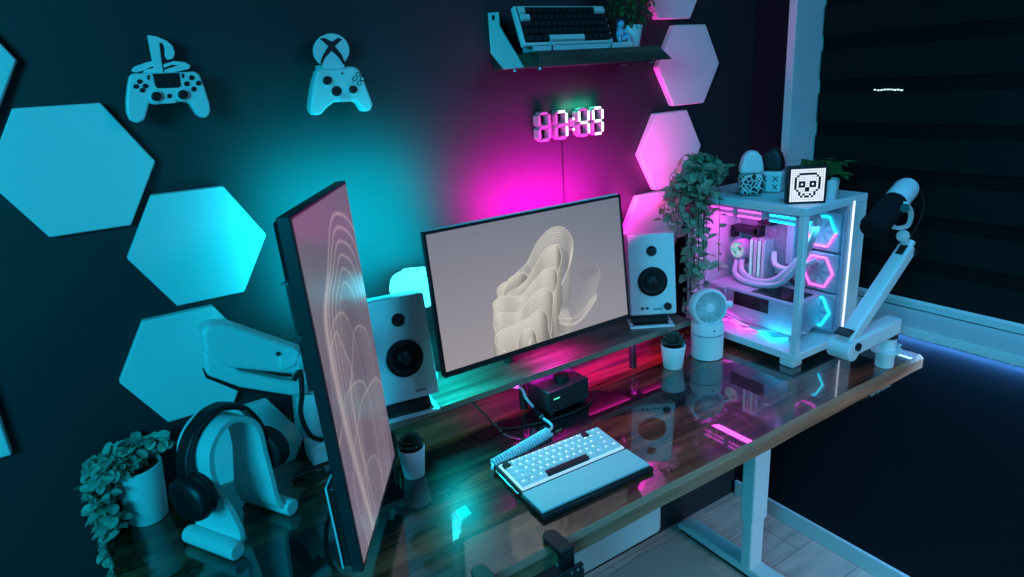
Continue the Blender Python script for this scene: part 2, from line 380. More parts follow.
def folds(W, H):
    v, u = np.mgrid[0:H, 0:W]; u = u/(W-1); v = v/(H-1); img = bg1(u, v); px_ = u*(W-1); py_ = v*(H-1)
    def tri(a, b, c, col, op):
        x0 = max(0, int(min(a[0], b[0], c[0]))); x1 = min(W-1, int(max(a[0], b[0], c[0]))+1); y0 = max(0, int(min(a[1], b[1], c[1]))); y1 = min(H-1, int(max(a[1], b[1], c[1]))+1)
        if x1 < x0 or y1 < y0: return
        X = px_[y0:y1+1, x0:x1+1]; Y = py_[y0:y1+1, x0:x1+1]; d = (b[1]-c[1])*(a[0]-c[0])+(c[0]-b[0])*(a[1]-c[1])
        if abs(d) < 1e-9: return
        w0 = ((b[1]-c[1])*(X-c[0])+(c[0]-b[0])*(Y-c[1]))/d; w1 = ((c[1]-a[1])*(X-c[0])+(a[0]-c[0])*(Y-c[1]))/d; w2 = 1-w0-w1
        k = (w0 >= -1e-6) & (w1 >= -1e-6) & (w2 >= -1e-6); sub = img[y0:y1+1, x0:x1+1]
        sub[k] = sub[k]*(1-op)+np.asarray(col)*op
    def line(P, op, wd=.55):
        for k in range(len(P)-1):
            a, b = P[k], P[k+1]; n_ = int(max(abs(b[0]-a[0]), abs(b[1]-a[1]))*2)+1
            for q in range(n_):
                x = a[0]+(b[0]-a[0])*q/n_; y = a[1]+(b[1]-a[1])*q/n_; xi, yi = int(round(x)), int(round(y))
                if 0 <= xi < W and 0 <= yi < H: img[yi, xi] = img[yi, xi]*(1-op)+np.minimum(cream*1.05, 1)*op
    def crv(P, n=22): return [(p.x*(W-1), p.y*(H-1)) for p in catmull([(a, b, 0) for a, b in P], n)]
    def sheet(P, ext, ph, op=1., lo=.16, hi=.80, rows=7, edge=.75):
        c = crv(P); n = len(c)
        for k in range(n-1):
            t = math.atan2(c[k+1][1]-c[k][1], c[k+1][0]-c[k][0]); base_ = .5+.5*math.cos(2*t+ph)
            for r in range(rows):
                f0, f1 = r/rows, (r+1)/rows; sh = (lo+(hi-lo)*base_)*(1-.55*f0)+.05; col = greyd*.55*(1-sh)+cream*sh
                g = lambda p, f: (p[0]+(ext[0]*f+.10*ext[0]*math.sin(f*3))*W, p[1]+ext[1]*f*H)
                a, b, d, e_ = g(c[k], f0), g(c[k+1], f0), g(c[k+1], f1+.02), g(c[k], f1+.02); tri(a, b, d, col, op); tri(a, d, e_, col, op)
        line(c, edge)
    crest = [(.31, .55), (.37, .44), (.45, .36), (.52, .22), (.60, .14), (.67, .16), (.71, .27), (.69, .42), (.63, .58), (.58, .72), (.59, .84), (.66, .88)]
    sheet([(.66, .95), (.74, .88), (.82, .70), (.85, .58), (.83, .50)], (-.10, .04), 1.2, .22, edge=.15)
    sheet(crest, (-.03, .30), .4, .55)
    for k in range(1, 8):
        line(crv([(a+(.60-a)*.035*k, b+(.62-b)*.045*k) for a, b in crest[2:]]), .5-.03*k)
    sheet([(.56, .78), (.60, .90), (.70, .92), (.80, .80), (.82, .74)], (-.06, .05), 2., .6)
    line(crv([(.58, .82), (.63, .93), (.72, .92), (.82, .78)]), .5); line(crv([(.60, .80), (.65, .88), (.72, .86), (.80, .76)]), .4)
    F_ = [([(.30, .58), (.29, .50), (.34, .46), (.42, .49), (.48, .42), (.55, .30), (.62, .27), (.64, .38), (.60, .52), (.55, .66)], (-.02, .34), .2),
          ([(.33, .50), (.36, .44), (.42, .42), (.45, .47), (.40, .52)], (-.02, .10), 1.),
          ([(.28, .68), (.26, .60), (.31, .56), (.40, .59), (.47, .52), (.54, .44), (.60, .46), (.60, .58), (.55, .70), (.53, .82)], (-.02, .36), .5),
          ([(.27, .84), (.25, .74), (.29, .68), (.38, .71), (.45, .63), (.52, .58), (.57, .64), (.56, .78), (.54, .95)], (-.02, .36), .3),
          ([(.30, 1.0), (.25, .90), (.27, .82), (.35, .80), (.42, .78), (.49, .74), (.53, .80), (.53, .92), (.55, 1.05)], (-.01, .30), .6),
          ([(.36, 1.05), (.36, .94), (.40, .86), (.45, .88), (.46, .98), (.47, 1.05)], (-.02, .2), .2),
          ([(.40, 1.06), (.42, .96), (.44, .95), (.45, 1.06)], (0, .1), 1.2)]
    for P, e_, ph in F_: sheet(P, e_, ph)
    q = img.copy(); q[1:-1, 1:-1] = .5*img[1:-1, 1:-1]+.125*(img[:-2, 1:-1]+img[2:, 1:-1]+img[1:-1, :-2]+img[1:-1, 2:]); return q
IMG1 = folds(400, 225)
def bg2(u, v):
    a = lin((122, 116, 130)); c = lin((132, 112, 142)); t = v[..., None]; return a*(1-t)+c*t
wl = lin((225, 205, 205)); pl = lin((150, 130, 155)); S2 = []
for k in range(6): S2.append((.62-.012*k, .36+.012*k, .24-.03*k, .30-.028*k, .12, pl, wl, .9, [1.], 1., .03))
for cu, cv, a, bb, an in ((.35, .52, .16, .20, -.1), (.62, .60, .15, .18, .15), (.30, .70, .20, .16, .1), (.55, .80, .22, .17, -.15), (.35, .95, .16, .14, .1), (.2, .6, .1, .25, .2)):
    for k in range(1): S2.append((cu, cv, a*(1-.16*k), bb*(1-.12*k), an, pl*(1.1), wl, .6, [1.], 1.2, .10))
IMG2 = draw(180, 320, bg2, S2)

# main monitor
mo = thing('landscape_monitor', 'thin bezel landscape monitor showing a cream folded ribbon wallpaper, middle of the desk', 'monitor', (.842, -.266, 1.279), rot=(math.radians(-5.5), 0, 0))
MW, MH = .614, .366
MB().box((0, .009, 0), (MW, .016, MH)).build('housing', DARK, mo, bevel=.003)
MB().box((0, .030, -.02), (.34, .03, .22)).build('rear_cover', DARK, mo, bevel=.01)
screen_mesh('screen', MW-.012, MH-.018, IMG1, screen_mat('main_screen', .95), mo).location = (0, -.0002, .003)
b = MB(); b.box((0, -.0012, MH/2-.0035), (MW, .003, .007)); b.box((0, -.0012, -MH/2+.007), (MW, .003, .014)); b.box((-MW/2+.003, -.0012, 0), (.006, .003, MH)); b.box((MW/2-.003, -.0012, 0), (.006, .003, MH)); b.build('bezel', BLACK, mo)
MB().box((MW/2-.001, .004, -.06), (.004, .004, .012)).build('button', WHITE, mo)
MB().box((0, .01, MH/2+.001), (MW-.01, .012, .003)).build('top_strip', WHITE, mo)
b = MB(); b.box((0, .10, .01), (.06, .13, .05)); b.tube([(0, .165, .02), (0, .19, -.12), (0, .205, -.275)], .016, 14); b.build('stand_neck', DARK, mo)

# portrait monitor
yaw = .558; tl = .036; NB = Vector((.180, -.614, .953)); W2, H2 = .367, .652
u = Vector((math.sin(yaw), math.cos(yaw), 0)); nn = Vector((math.cos(yaw), -math.sin(yaw), 0)); vv = Vector((0, 0, 1))*math.cos(tl)-nn*math.sin(tl); fr = u.cross(vv)   # front normal
pm = thing('portrait_monitor', 'dark portrait monitor turned sideways showing pale line art, left foreground of the desk', 'monitor')
M = Matrix((u, -fr, vv)).transposed().to_4x4(); M.translation = NB+u*(W2/2)+vv*(H2/2); pm.matrix_world = M
b = MB(); b.prism([(-W2/2-.006, 0, -H2/2-.014), (W2/2+.006, 0, -H2/2-.014), (W2/2+.006, 0, H2/2+.006), (-W2/2-.006, 0, H2/2+.006)], (0, .022, 0)); b.build('housing', DARK, pm, bevel=.002)
screen_mesh('screen', W2, H2, IMG2, screen_mat('portrait_screen', .60, rough=.38, coat=.5), pm).location = (0, -.001, 0)
b = MB(); b.box((.0, .026, .228), (W2-.004, .014, .195)); bk = b.build('rear_cover', BLACK, pm, bevel=.012)
b = MB()
for k in range(26): b.box((-W2/2-.0005, .027, .228-.0035*k), (.004, .009, .0018))
b.build('vent', mat('vent_grey', (.05, .05, .055), .5), pm)
b = MB(); b.box((0, .029, -.245), (W2, .016, .17)); b.build('rear_shell', BLACK, pm, bevel=.004)
b = MB(); b.box((0, .0385, -.245), (W2+.004, .004, .176)); b.box((.02, .030, -.125), (W2-.06, .016, .06)); plabel(b.build('rear_rim', WHITE, pm, bevel=.001), 'white rear rim')
MB().box((-W2/2-.002, .030, .225), (.006, .012, .003)).build('button', METAL, pm)
MB().box((-W2/2+.02, -.002, -H2/2-.007), (.012, .001, .004)).build('badge', METAL, pm)

# ------------------------------------------------------------------ monitor arm (gas spring)
ma = thing('monitor_stand', 'white gas spring monitor arm with bare joints behind the portrait screen', 'monitor arm')
A = lambda x, y, d=-.13: on(x, y, 1, d)
def slab(pts, d, th): return MB().prism([A(x, y, d) for x, y in pts], (0, th, 0))
slab([(201, 332), (208, 325), (228, 324), (300, 349), (310, 352), (307, 372), (292, 375), (228, 368), (205, 355)], -.16, .055).build('spring_housing', WHITE, ma, bevel=.010, seg=3)
slab([(203, 352), (222, 357), (240, 371), (285, 381), (318, 382), (316, 396), (290, 396), (240, 388), (207, 376)], -.15, .04).build('lower_link', WHITE, ma, bevel=.008, seg=3)
slab([(204, 372), (240, 385), (292, 394), (292, 399), (238, 391), (206, 378)], -.14, .03).build('cable_cover', BLACK, ma)
slab([(279, 353), (294, 347), (300, 352), (296, 366), (281, 372)], -.165, .012).build('joint_cover', WHITE, ma, bevel=.004)
MB().cyl(A(278, 354, -.168), A(278, 354, -.15), .005).build('screw', BLACK, ma)
slab([(296, 376), (314, 376), (324, 384), (328, 420), (324, 437), (300, 440), (297, 410)], -.10, .05).build('post', WHITE, ma, bevel=.010, seg=3)
pb = A(312, 440, -.08)
b = MB(); b.box((.268, -.045, DZ+.030), (.075, .07, .055)); b.box((.268, -.028, DZ-.02), (.06, .05, .10)) if False else None
b.build('clamp', WHITE, ma, bevel=.006)
q0 = A(305, 362, -.14); q1 = NB+u*(W2/2)+vv*(H2/2+.02)-fr*.075
b = MB(); b.cyl(q0, q1, .02); b.build('tilt_head', WHITE, ma)
MB().box((0, 0, 0), (.10, .012, .10), Matrix.Translation(q1) @ M.to_3x3().to_4x4()).build('mount_plate', DARK, ma)
cable('power_cable', 'thick black cable hanging from the white spring arm to the desk', [A(294, 380, -.165), A(300, 372, -.17), A(302, 392, -.17), A(301, 415, -.165), A(310, 435, -.15), A(322, 440, -.13)], .006, RUBBER)

# ------------------------------------------------------------------ speakers
def speaker(loc, rz, label, sl, w=.152, h=.266, d=.10):
    t = thing('bookshelf_speaker', label, 'speaker', loc, rz, 'white desktop speakers', rot=(math.radians(-10.5), 0, rz))
    MB().box((0, d/2, h/2), (w, d, h)).build('cabinet', WHITE, t, bevel=.005)
    Y = Matrix.Rotation(PI/2, 4, 'X')
    def lz(name, c, prof, mt, par): return MB().lathe(prof, 40, Matrix.Translation(c) @ Y).build(name, mt, par)
    wf = lz('woofer', (0, 0, h*.415), [(.048, -.001), (.048, .004), (.045, .006), (.043, .003), (.042, .001), (.035, .0015), (.019, .0005), (.015, .004), (.008, .007), (.001, .008)], BLACK, t)
    lz('surround', (0, -.0012, h*.415), [(.042, 0), (.042, .003), (.038, .005), (.034, .003), (.034, 0)], RUBBER, wf)
    lz('tweeter', (0, 0, h*.79), [(.017, -.001), (.017, .0025), (.014, .003), (.010, .001), (.008, .004), (.001, .006)], BLACK, t)
    lz('waveguide', (0, 0, h*.79), [(.032, -.001), (.032, .0006), (.017, .0008)], WHITE, t)
    if sl:
        lz('volume_knob', (w*.30, 0, h*.10), [(.012, 0), (.012, .012), (.010, .014), (.001, .014)], BLACK, t)
        for x in (-.036, -.020): lz('socket', (x, 0, h*.085), [(.0045, 0), (.0045, .002), (.001, .002)], BLACK, t)
    b = MB()
    for k in range(7): b.box(((.028 if not sl else .014)+(k-3)*.0042, -.0008, h*.07 if sl else h*.075), (.0028, .001, .004+.002*(k % 2)))
    b.build('logo', mat('grey_print', (.12, .13, .14), .5), t)
    return t
def spk_stand(loc, rz, label):
    t = thing('speaker_stand', label, 'speaker stand', loc, rz, 'wedge stands under the desktop speakers')
    b = MB()
    b.box((0, -.012, .0035), (.145, .012, .007)); b.box((-.066, .07, .0035), (.012, .17, .007)); b.box((.066, .07, .0035), (.012, .17, .007)); b.box((0, .15, .0035), (.145, .012, .007)); b.build('base_frame', WHITE, t, bevel=.001)
    b = MB(); b.prism([(-.06, .02, .007), (-.06, .140, .007), (-.06, .100, .016), (-.06, .03, .029)], (.12, 0, 0)); b.build('wedge', BLACK, t)
    MB().box((0, .078, .0285), (.115, .06, .003), Matrix.Translation((0, .066, .0235)) @ Matrix.Rotation(math.radians(-10.5), 4, 'X') @ Matrix.Translation((0, -.078, -.0285))).build('pad', RUBBER, t)
    return t
RZ = .980
sp1 = (.473, -.206, RZ+.047); speaker(sp1, math.radians(-8), 'white two way speaker between the portrait screen and the landscape monitor', False)
spk_stand((.473, -.195, RZ), math.radians(-8), 'black wedge stand with white base under the left speaker')
sp2 = (1.357, -.172, RZ+.044); speaker(sp2, math.radians(-33), 'white two way speaker with a volume knob, right of the landscape monitor', True)
spk_stand((1.360, -.160, RZ), math.radians(-33), 'black wedge stand with open white base under the right speaker')

# glowing lamp behind the left speaker
lp = thing('table_lamp', 'small white crinkled shade lamp glowing cyan behind the left speaker', 'lamp', (.592, -.022, RZ))
b = MB(); random.seed(4)
prof = [(.045, .225), (.055, .235), (.068, .26), (.072, .29), (.064, .315), (.045, .325)]
vs = []; nS = 14
for r, z in prof:
    for i in range(nS): a = 2*PI*i/nS; rr = r*(1+random.uniform(-.1, .1)); vs.append((rr*.95*math.cos(a), rr*.6*math.sin(a), z+random.uniform(-.006, .006)))
fs = [(k*nS+i, k*nS+(i+1) % nS, (k+1)*nS+(i+1) % nS, (k+1)*nS+i) for k in range(len(prof)-1) for i in range(nS)]+[tuple(range(nS))[::-1], tuple((len(prof)-1)*nS+i for i in range(nS))]
b.add(vs, fs); b.build('shade', mat('glowing_shade', (.8, .8, .8), .6, emit=(.15, .85, .95), es=.8), lp, smooth=False)
b = MB(); b.lathe([(.04, 0), (.04, .012), (.012, .02), (.010, .23)], 24); b.build('base', WHITE, lp)

# ------------------------------------------------------------------ wall mounted gamepads
def zp(pts, ox, oy, s, y): return [on(ox+x/s, oy+y_/s, 1, y) for x, y_ in pts]
def circ(cx, cy, rx, ry, n=28): return [(cx+rx*math.cos(2*PI*k/n), cy+ry*math.sin(2*PI*k/n)) for k in range(n)]
gz = lambda pts, y=-.05: zp(pts, 110, 25, 5.49, y)
g1 = thing('game_controller', 'white gamepad with a large black touchpad hanging on the left wall holder', 'game controller', group='white gamepads hung on the wall')
body = [(120, 265), (230, 262), (390, 258), (468, 254), (492, 272), (518, 335), (546, 425), (553, 470), (541, 500), (512, 512), (478, 495), (440, 432), (405, 418), (360, 425), (300, 432), (240, 438), (214, 425), (206, 470), (192, 520), (150, 540), (110, 524), (92, 480), (88, 420), (95, 340), (105, 285)]
MB().prism(gz(body, -.055), (0, .035, 0)).build('body', WHITE, g1, bevel=.011, seg=4)
MB().prism(gz([(232, 268), (380, 262), (390, 335), (375, 344), (262, 348), (248, 335)], -.057), (0, .006, 0)).build('touchpad', BLACK, g1, bevel=.001)
for cx, cy in ((255, 392), (402, 382)):
    st = MB().prism(gz(circ(cx, cy, 39, 39), -.058), (0, .01, 0)).build('stick_ring', WHITE, g1, bevel=.002)
    MB().prism(gz(circ(cx, cy, 28, 26), -.066), (0, .01, 0)).build('thumbstick', BLACK, st, bevel=.003)
for cx, cy in ((162, 310), (143, 337), (194, 335), (178, 358)): MB().prism(gz(circ(cx, cy, 15, 13), -.058), (0, .006, 0)).build('direction_button', BLACK, g1, bevel=.001)
for cx, cy in ((449, 289), (422, 322), (487, 319), (461, 352)): MB().prism(gz(circ(cx, cy, 15, 14), -.058), (0, .006, 0)).build('action_button', BLACK, g1, bevel=.001)
for cx, cy in ((210, 288), (399, 279)): MB().prism(gz([(cx-6, cy-12), (cx+6, cy-12), (cx+8, cy+12), (cx-4, cy+12)], -.057), (0, .004, 0)).build('menu_button', BLACK, g1)
MB().prism(gz(circ(327, 390, 13, 13), -.057), (0, .004, 0)).build('home_button', BLACK, g1)
MB().prism(gz([(300, 412), (360, 408), (362, 428), (298, 432)], -.060), (0, .01, 0)).build('holder_lip', WHITE, g1, bevel=.001)
h1 = thing('controller_holder', 'white wall holder shaped like a tall letter P standing on a flat S', 'holder', group='logo shaped gamepad holders')
MB().prism(gz([(205, 55), (255, 62), (310, 85), (345, 115), (357, 155), (347, 183), (318, 192), (303, 172), (300, 118), (288, 97), (271, 98), (282, 190), (295, 264), (245, 264)], -.015), (0, .01, 0)).build('letter_p', WHITE, h1, bevel=.001)
b = MB(); b.prism(gz([(238, 195), (190, 208), (135, 228), (118, 245), (125, 258), (150, 260), (195, 246), (243, 222)], -.012), (0, .008, 0)); b.prism(gz([(190, 246), (241, 236), (244, 262), (180, 262)], -.012), (0, .008, 0))
b.prism(gz([(295, 215), (350, 198), (410, 203), (443, 222), (435, 240), (390, 252), (330, 264), (297, 264), (298, 246), (370, 222), (345, 217), (296, 236)], -.012), (0, .008, 0)); b.build('letter_s', WHITE, h1, bevel=.001)
b = MB(); b.prism(gz([(180, 262), (300, 262), (300, 420), (190, 420)], -.018), (0, .043, 0)); b.build('bracket', WHITE, h1)
xz = lambda pts, y=-.05: zp(pts, 295, 25, 6.08, y)
g2 = thing('game_controller', 'white gamepad with offset black sticks hanging below the round X emblem', 'game controller', group='white gamepads hung on the wall')
body = [(138, 272), (165, 265), (300, 262), (340, 250), (375, 255), (395, 275), (420, 330), (450, 410), (475, 480), (470, 510), (445, 528), (415, 522), (390, 480), (370, 462), (330, 465), (240, 470), (200, 500), (165, 540), (135, 552), (105, 540), (93, 505), (100, 440), (115, 350)]
MB().prism(xz(body, -.065), (0, .035, 0)).build('body', WHITE, g2, bevel=.011, seg=4)
for cx, cy, r in ((200, 337, 27), (357, 392, 24)):
    st = MB().prism(xz(circ(cx, cy, r+7, r+7), -.066), (0, .006, 0)).build('stick_ring', WHITE, g2, bevel=.001)
    MB().prism(xz(circ(cx, cy, r, r), -.074), (0, .01, 0)).build('thumbstick', BLACK, st, bevel=.003)
MB().prism(xz(circ(255, 402, 31, 31), -.068), (0, .006, 0)).build('direction_pad', BLACK, g2, bevel=.002)
for cx, cy in ((385, 300), (364, 328), (410, 327), (393, 354)):
    ab = MB().prism(xz(circ(cx, cy, 13, 14), -.068), (0, .006, 0)).build('action_button', BLACK, g2, bevel=.001)
    MB().prism(xz(circ(cx, cy, 8, 9), -.0685), (0, .001, 0)).build('button_cap', WHITE, ab)
hb = MB().prism(xz(circ(287, 293, 15, 14), -.0665), (0, .004, 0)).build('home_button', WHITE, g2)
MB().prism(xz([(278, 285), (287, 290), (297, 285), (291, 294), (297, 303), (287, 298), (278, 303), (283, 294)], -.067), (0, .001, 0)).build('home_mark', BLACK, hb)
for cx, cy in ((263, 325), (295, 347)): MB().prism(xz(circ(cx, cy, 7, 7), -.067), (0, .003, 0)).build('menu_button', WHITE, g2)
MB().prism(xz([(282, 445), (338, 440), (340, 465), (284, 468)], -.071), (0, .012, 0)).build('holder_lip', WHITE, g2, bevel=.001)
h2 = thing('controller_holder', 'round white wall emblem with a black curved X above the gamepad', 'holder', group='logo shaped gamepad holders')
MB().prism(xz(circ(222, 155, 109, 104, 48), -.030), (0, .008, 0)).build('disc', WHITE, h2, bevel=.001)
b = MB(); b.prism(xz([(150, 82), (180, 78), (225, 101), (262, 77), (287, 86), (243, 130), (282, 178), (306, 232), (312, 258), (290, 232), (260, 190), (222, 157), (185, 195), (162, 240), (155, 250), (158, 215), (175, 175), (203, 130), (172, 102)], -.0312), (0, .0015, 0)); b.build('x_mark', BLACK, h2)
b = MB(); b.prism(xz([(170, 240), (300, 240), (300, 280), (170, 280)], -.034), (0, .059, 0)); b.build('bracket', WHITE, h2)

# ------------------------------------------------------------------ floating shelf
sh = thing('floating_shelf', 'dark wooden floating shelf high on the wall right of the gamepads', 'shelf')
b = MB(); b.prism([(.93, -.2, 1.815), (1.404, -.2, 1.815), (1.348, -.2, 1.853), (.93, -.2, 1.853)], (0, .224, 0)); b.build('board', SHELFW, sh, bevel=.002)
b = MB()
for x in (.922, 1.32):
    b = MB(); b.prism([(x, .024, 1.967)]+[on(px_, py_, 0, x) for px_, py_ in ((497, 12), (498.5, 26), (523, 67.5), (503.5, 69.5))]+[(x, .024, 1.862)], (.006, 0, 0)) if x < 1 else b.box((x, -.09, 1.8125), (.03, .2, .005))
    k = b.build('bracket', WHITEM if x < 1 else BLACK, sh, bevel=.001)
    for y in (-.17, -.05): MB().cyl((x+.03, y, 1.8135), (x+.03, y, 1.808), .006).build('screw', METAL, k)
MB().cyl((.921, -.005, 1.952), (.9225, -.005, 1.952), .007).build('hole', BLACK, sh)

# keyboards
def rr(w, d): return w, d
def key_mesh(w, d, h, legend, ms):
    b = MB(); x, y = w/2, d/2; i = .0022
    b.add([(-x, -y, 0), (x, -y, 0), (x, y, 0), (-x, y, 0), (-x+i, -y+i, h), (x-i, -y+i, h), (x-i, y-i*1.4, h), (-x+i, y-i*1.4, h)], [(0, 3, 2, 1), (4, 5, 6, 7), (0, 1, 5, 4), (1, 2, 6, 5), (2, 3, 7, 6), (3, 0, 4, 7)])
    if legend:
        b.cur = 1; b.box((-.0015, .003, h+.0002), (.0042, .0034, .0006))
    o = b.build('keycap', ms, None, smooth=False); return o
ROWS = [[1]*13+[2], [1.5]+[1]*12+[1.5], [1.75]+[1]*11+[2.25], [2.25]+[1]*10+[2.75], [1.25, 1.25, 1.25, 6.25, 1.25, 1.25, 1.25, 1.25]]
def keyset(parent, pitch, y0, z0, choose, tiltrow=0.):
    cache = {}
    for r, row in enumerate(ROWS):
        x = -7.5*pitch
        for k, wd in enumerate(row):
            key, ms, lg = choose(r, k, wd); kk = (key, wd)
            if kk not in cache: cache[kk] = key_mesh(wd*pitch-.0012, pitch-.0012, .0085, lg, ms); o = cache[kk]
            else: o = cache[kk].copy(); C.objects.link(o)
            o.parent = parent; o.location = (x+wd*pitch/2, y0-(r+.5)*pitch, z0); x += wd*pitch
KEYW = mat('frosted_keycap', (.50, .66, .70), .35, emit=(.5, .8, .95), es=.10); KEYD = mat('black_keycap', (.010, .011, .013), .5); KEYC = mat('pale_keycap', (.7, .75, .75), .45)
KA = Vector((.589, -.528, 0)); kang = math.radians(-2.2)
kb = thing('mechanical_keyboard', 'low backlit mechanical keyboard with frosted keys and a black space bar, on the desk', 'keyboard', (.748, -.468, DZ), kang)
b = MB(); b.prism([(-.158, .070, .001), (-.158, -.066, .001), (-.158, -.066, .013), (-.158, .070, .022)], (.316, 0, 0)); b.build('case', BLACK, kb, bevel=.002)
tiltk = math.atan2(.009, .136)
pl_ = MB().box((0, 0, 0), (.306, .112, .003)).build('plate', mat('white_key_plate', (.75, .78, .82), .35, emit=(.6, .8, 1.), es=.5), kb); pl_.location = (0, -.002, .0205); pl_.rotation_euler = (tiltk, 0, 0)
def ch1(r, k, wd):
    if r == 4 and k == 3: return 'b', [KEYD, KEYD], False
    if (r == 0 and k == 12) or (r == 0 and k == 0): return 'b', [KEYD, KEYD], False
    return 'w', [KEYW, E_KEY], True
keyset(pl_, .0198, .0495, .0015, ch1)
MB().tube([(-.160, .052, .016), (-.163, .05, .016), (-.163, -.05, .011), (-.160, -.052, .011)], .002, 8).build('side_handle', METAL, kb)
wr = thing('wrist_rest', 'flat pale wrist rest with a black base in front of the backlit keyboard', 'wrist rest', (.741, -.5775, DZ), kang)
MB().box((0, -.004, .007), (.322, .096, .012)).build('base', BLACK, wr, bevel=.003)
MB().box((0, 0, .0165), (.312, .086, .007)).build('pad', mat('pale_matte_pad', (.66, .70, .70), .55), wr, bevel=.002)
# shelf keyboard on a little easel
sk = thing('mechanical_keyboard', 'black keyed keyboard with pale frame standing tilted on the wooden floating shelf', 'keyboard', (1.084, -.105, 1.918), rot=(math.radians(68), 0, 0))
MB().box((0, 0, 0), (.308, .108, .018)).build('case', WHITE, sk, bevel=.004)
MB().box((0, 0, .0095), (.294, .096, .002)).build('plate', BLACK, sk)
def ch2(r, k, wd):
    if (r, k) in ((0, 0), (0, 13), (1, 0), (4, 3)) or (r == 0 and k == 1 and False): return 'p', [KEYC, KEYD], False
    return 'd', [KEYD, KEYC], False
keyset(sk, .0193, .048, .0105, ch2)
es = thing('keyboard_easel', 'clear acrylic easel holding the upright keyboard on the floating shelf', 'stand', (1.084, -.105, 1.8536))
b = MB()
for x in (-.1, .1):
    b.prism([(x, .06, 0), (x, -.075, 0), (x, -.075, .022), (x, -.066, .022), (x, -.062, .006), (x, .045, .012), (x, .045, .08), (x, .05, .08)], (.005, 0, 0))
b.box((0, -.071, .006), (.31, .008, .012)); b.build('easel_frame', mat('frosted_acrylic', (.55, .62, .66), .3), es)
# figurine
fg = thing('figurine', 'tiny pale seated figurine on a white block between shelf keyboard and plant', 'figurine', (1.268, -.130, 1.8536))
MB().box((0, 0, .008), (.052, .04, .016)).build('block', WHITE, fg, bevel=.001)
FIGM = mat('pale_blue_resin', (.35, .55, .75), .4)
b = MB(); b.sphere((-.002, 0, .036), (.012, .011, .020)); b.sphere((-.002, -.002, .064), (.010, .010, .011)); b.tube(catmull([(-.004, -.004, .024), (-.016, -.012, .030), (-.019, -.015, .018)]), .005); b.tube(catmull([(.004, -.004, .024), (.014, -.014, .032), (.018, -.015, .018)]), .005); b.tube(catmull([(-.010, 0, .048), (-.020, -.008, .040), (-.014, -.016, .034)]), .0035); b.tube(catmull([(.007, 0, .048), (.017, -.006, .040), (.014, -.014, .032)]), .0035)
b.build('body', FIGM, fg)
MB().sphere((-.001, .002, .068), (.0115, .0115, .010)).build('hair', mat('dark_blue_resin', (.05, .07, .2), .4), fg)

def pot(parent, r0, r1, h, th=.004, mt=None, name='pot'):
    o = MB().lathe([(r0*.96, 0), (r0, .002), (r1, h-.002), (r1-.001, h), (r1-th, h), (r1-th-.001, h-.012), (.001, h-.012)], 40).build(name, mt or CERAM, parent)
    MB().lathe([(.001, h-.012), (r1-th-.0015, h-.0115), (.001, h-.009)], 24, None, False).build('soil', SOIL, parent); return o
# shelf plant
random.seed(11)
spn = thing('potted_plant', 'bushy dark green plant in a white pot on the floating shelf', 'potted plant', (1.358, -.10, 1.8536), group=None)
spn.location.x = 1.330
pot(spn, .027, .038, .062)
b = MB()
for k in range(620):
    d = Vector((random.gauss(0, 1), random.gauss(0, 1), random.gauss(.5, .9))).normalized(); rr_ = random.uniform(.35, 1)**.6
    p = Vector((0, 0, .112))+Vector((d.x*.070, d.y*.060, d.z*.066))*rr_; leaf(b, p, d+rv(.7), (0, 0, 1), .017, .011)
b.build('foliage', LEAFD, spn, smooth=False)
b = MB()
for k in range(10): a = k*.63; b.tube([(0, 0, .05), (.03*math.cos(a), .03*math.sin(a), .10), (.05*math.cos(a), .05*math.sin(a), .12)], .0015, 5)
b.build('stem', STEM, spn)

# ------------------------------------------------------------------ digital wall clock  (shows 7:49)
ck = thing('digital_clock', 'white wall clock of outlined digits lit mint as 7:49', 'clock', (0, 0, 0))
cz = lambda pts, y=-.03: zp(pts, 520, 85, 8.24, y)
SEG = {'a': 0, 'b': 1, 'c': 2, 'd': 3, 'e': 4, 'f': 5, 'g': 6}
LIT = ['', 'abc', 'bcfg', 'abcdfg']
CU = mat('clock_white', (.34, .34, .36), .5)
# digit cells measured on the wall plane
cw, chh, base = .037, .078, Vector((1.056, -.007, 1.609))
slope = .0
xs = [0, .0625, .148, .204]
for i, x in enumerate(xs):
    O = base+Vector((x, 0, 0)); s = .0078
    segs = {'a': ((s*.4, chh), (cw-s*.4, chh)), 'g': ((s*.4, chh/2), (cw-s*.4, chh/2)), 'd': ((s*.4, 0), (cw-s*.4, 0)), 'f': ((0, chh-s*.3), (0, chh/2+s*.3)), 'b': ((cw, chh-s*.3), (cw, chh/2+s*.3)), 'e': ((0, chh/2-s*.3), (0, s*.3)), 'c': ((cw, chh/2-s*.3), (cw, s*.3))}
    for nme, (p, q) in segs.items():
        p = Vector((p[0], 0, p[1])); q = Vector((q[0], 0, q[1])); d = (q-p).normalized(); n_ = Vector((-d.z, 0, d.x)); hw = s*.55
        poly = [p, p+d*hw+n_*hw, q-d*hw+n_*hw, q, q-d*hw-n_*hw, p+d*hw-n_*hw]
        hs_ = MB().prism([O+v for v in poly], (0, .029, 0)).build('segment', CU, ck, bevel=.001)
        if nme in LIT[i]:
            mB = MB().prism([O+Vector((0, -.0015, 0))+v*.999 for v in [p+d*.002, p+d*hw+n_*hw*.85, q-d*hw+n_*hw*.85, q-d*.002, q-d*hw-n_*hw*.85, p+d*hw-n_*hw*.85]], (0, .0012, 0)); mB.build('light_bar', E_MINT, hs_)
for z in (.022, .053):
    c_ = MB().box(base+Vector((.1255, .0145, z)), (.007, .029, .007)).build('colon_dot', CU, ck); MB().box(base+Vector((.1255, -.001, z)), (.0068, .001, .0068)).build('light_bar', E_MINT, c_)
MB().box(base+Vector((.124, .024, .039)), (.23, .006, .02)).build('back_bar', CU, ck)
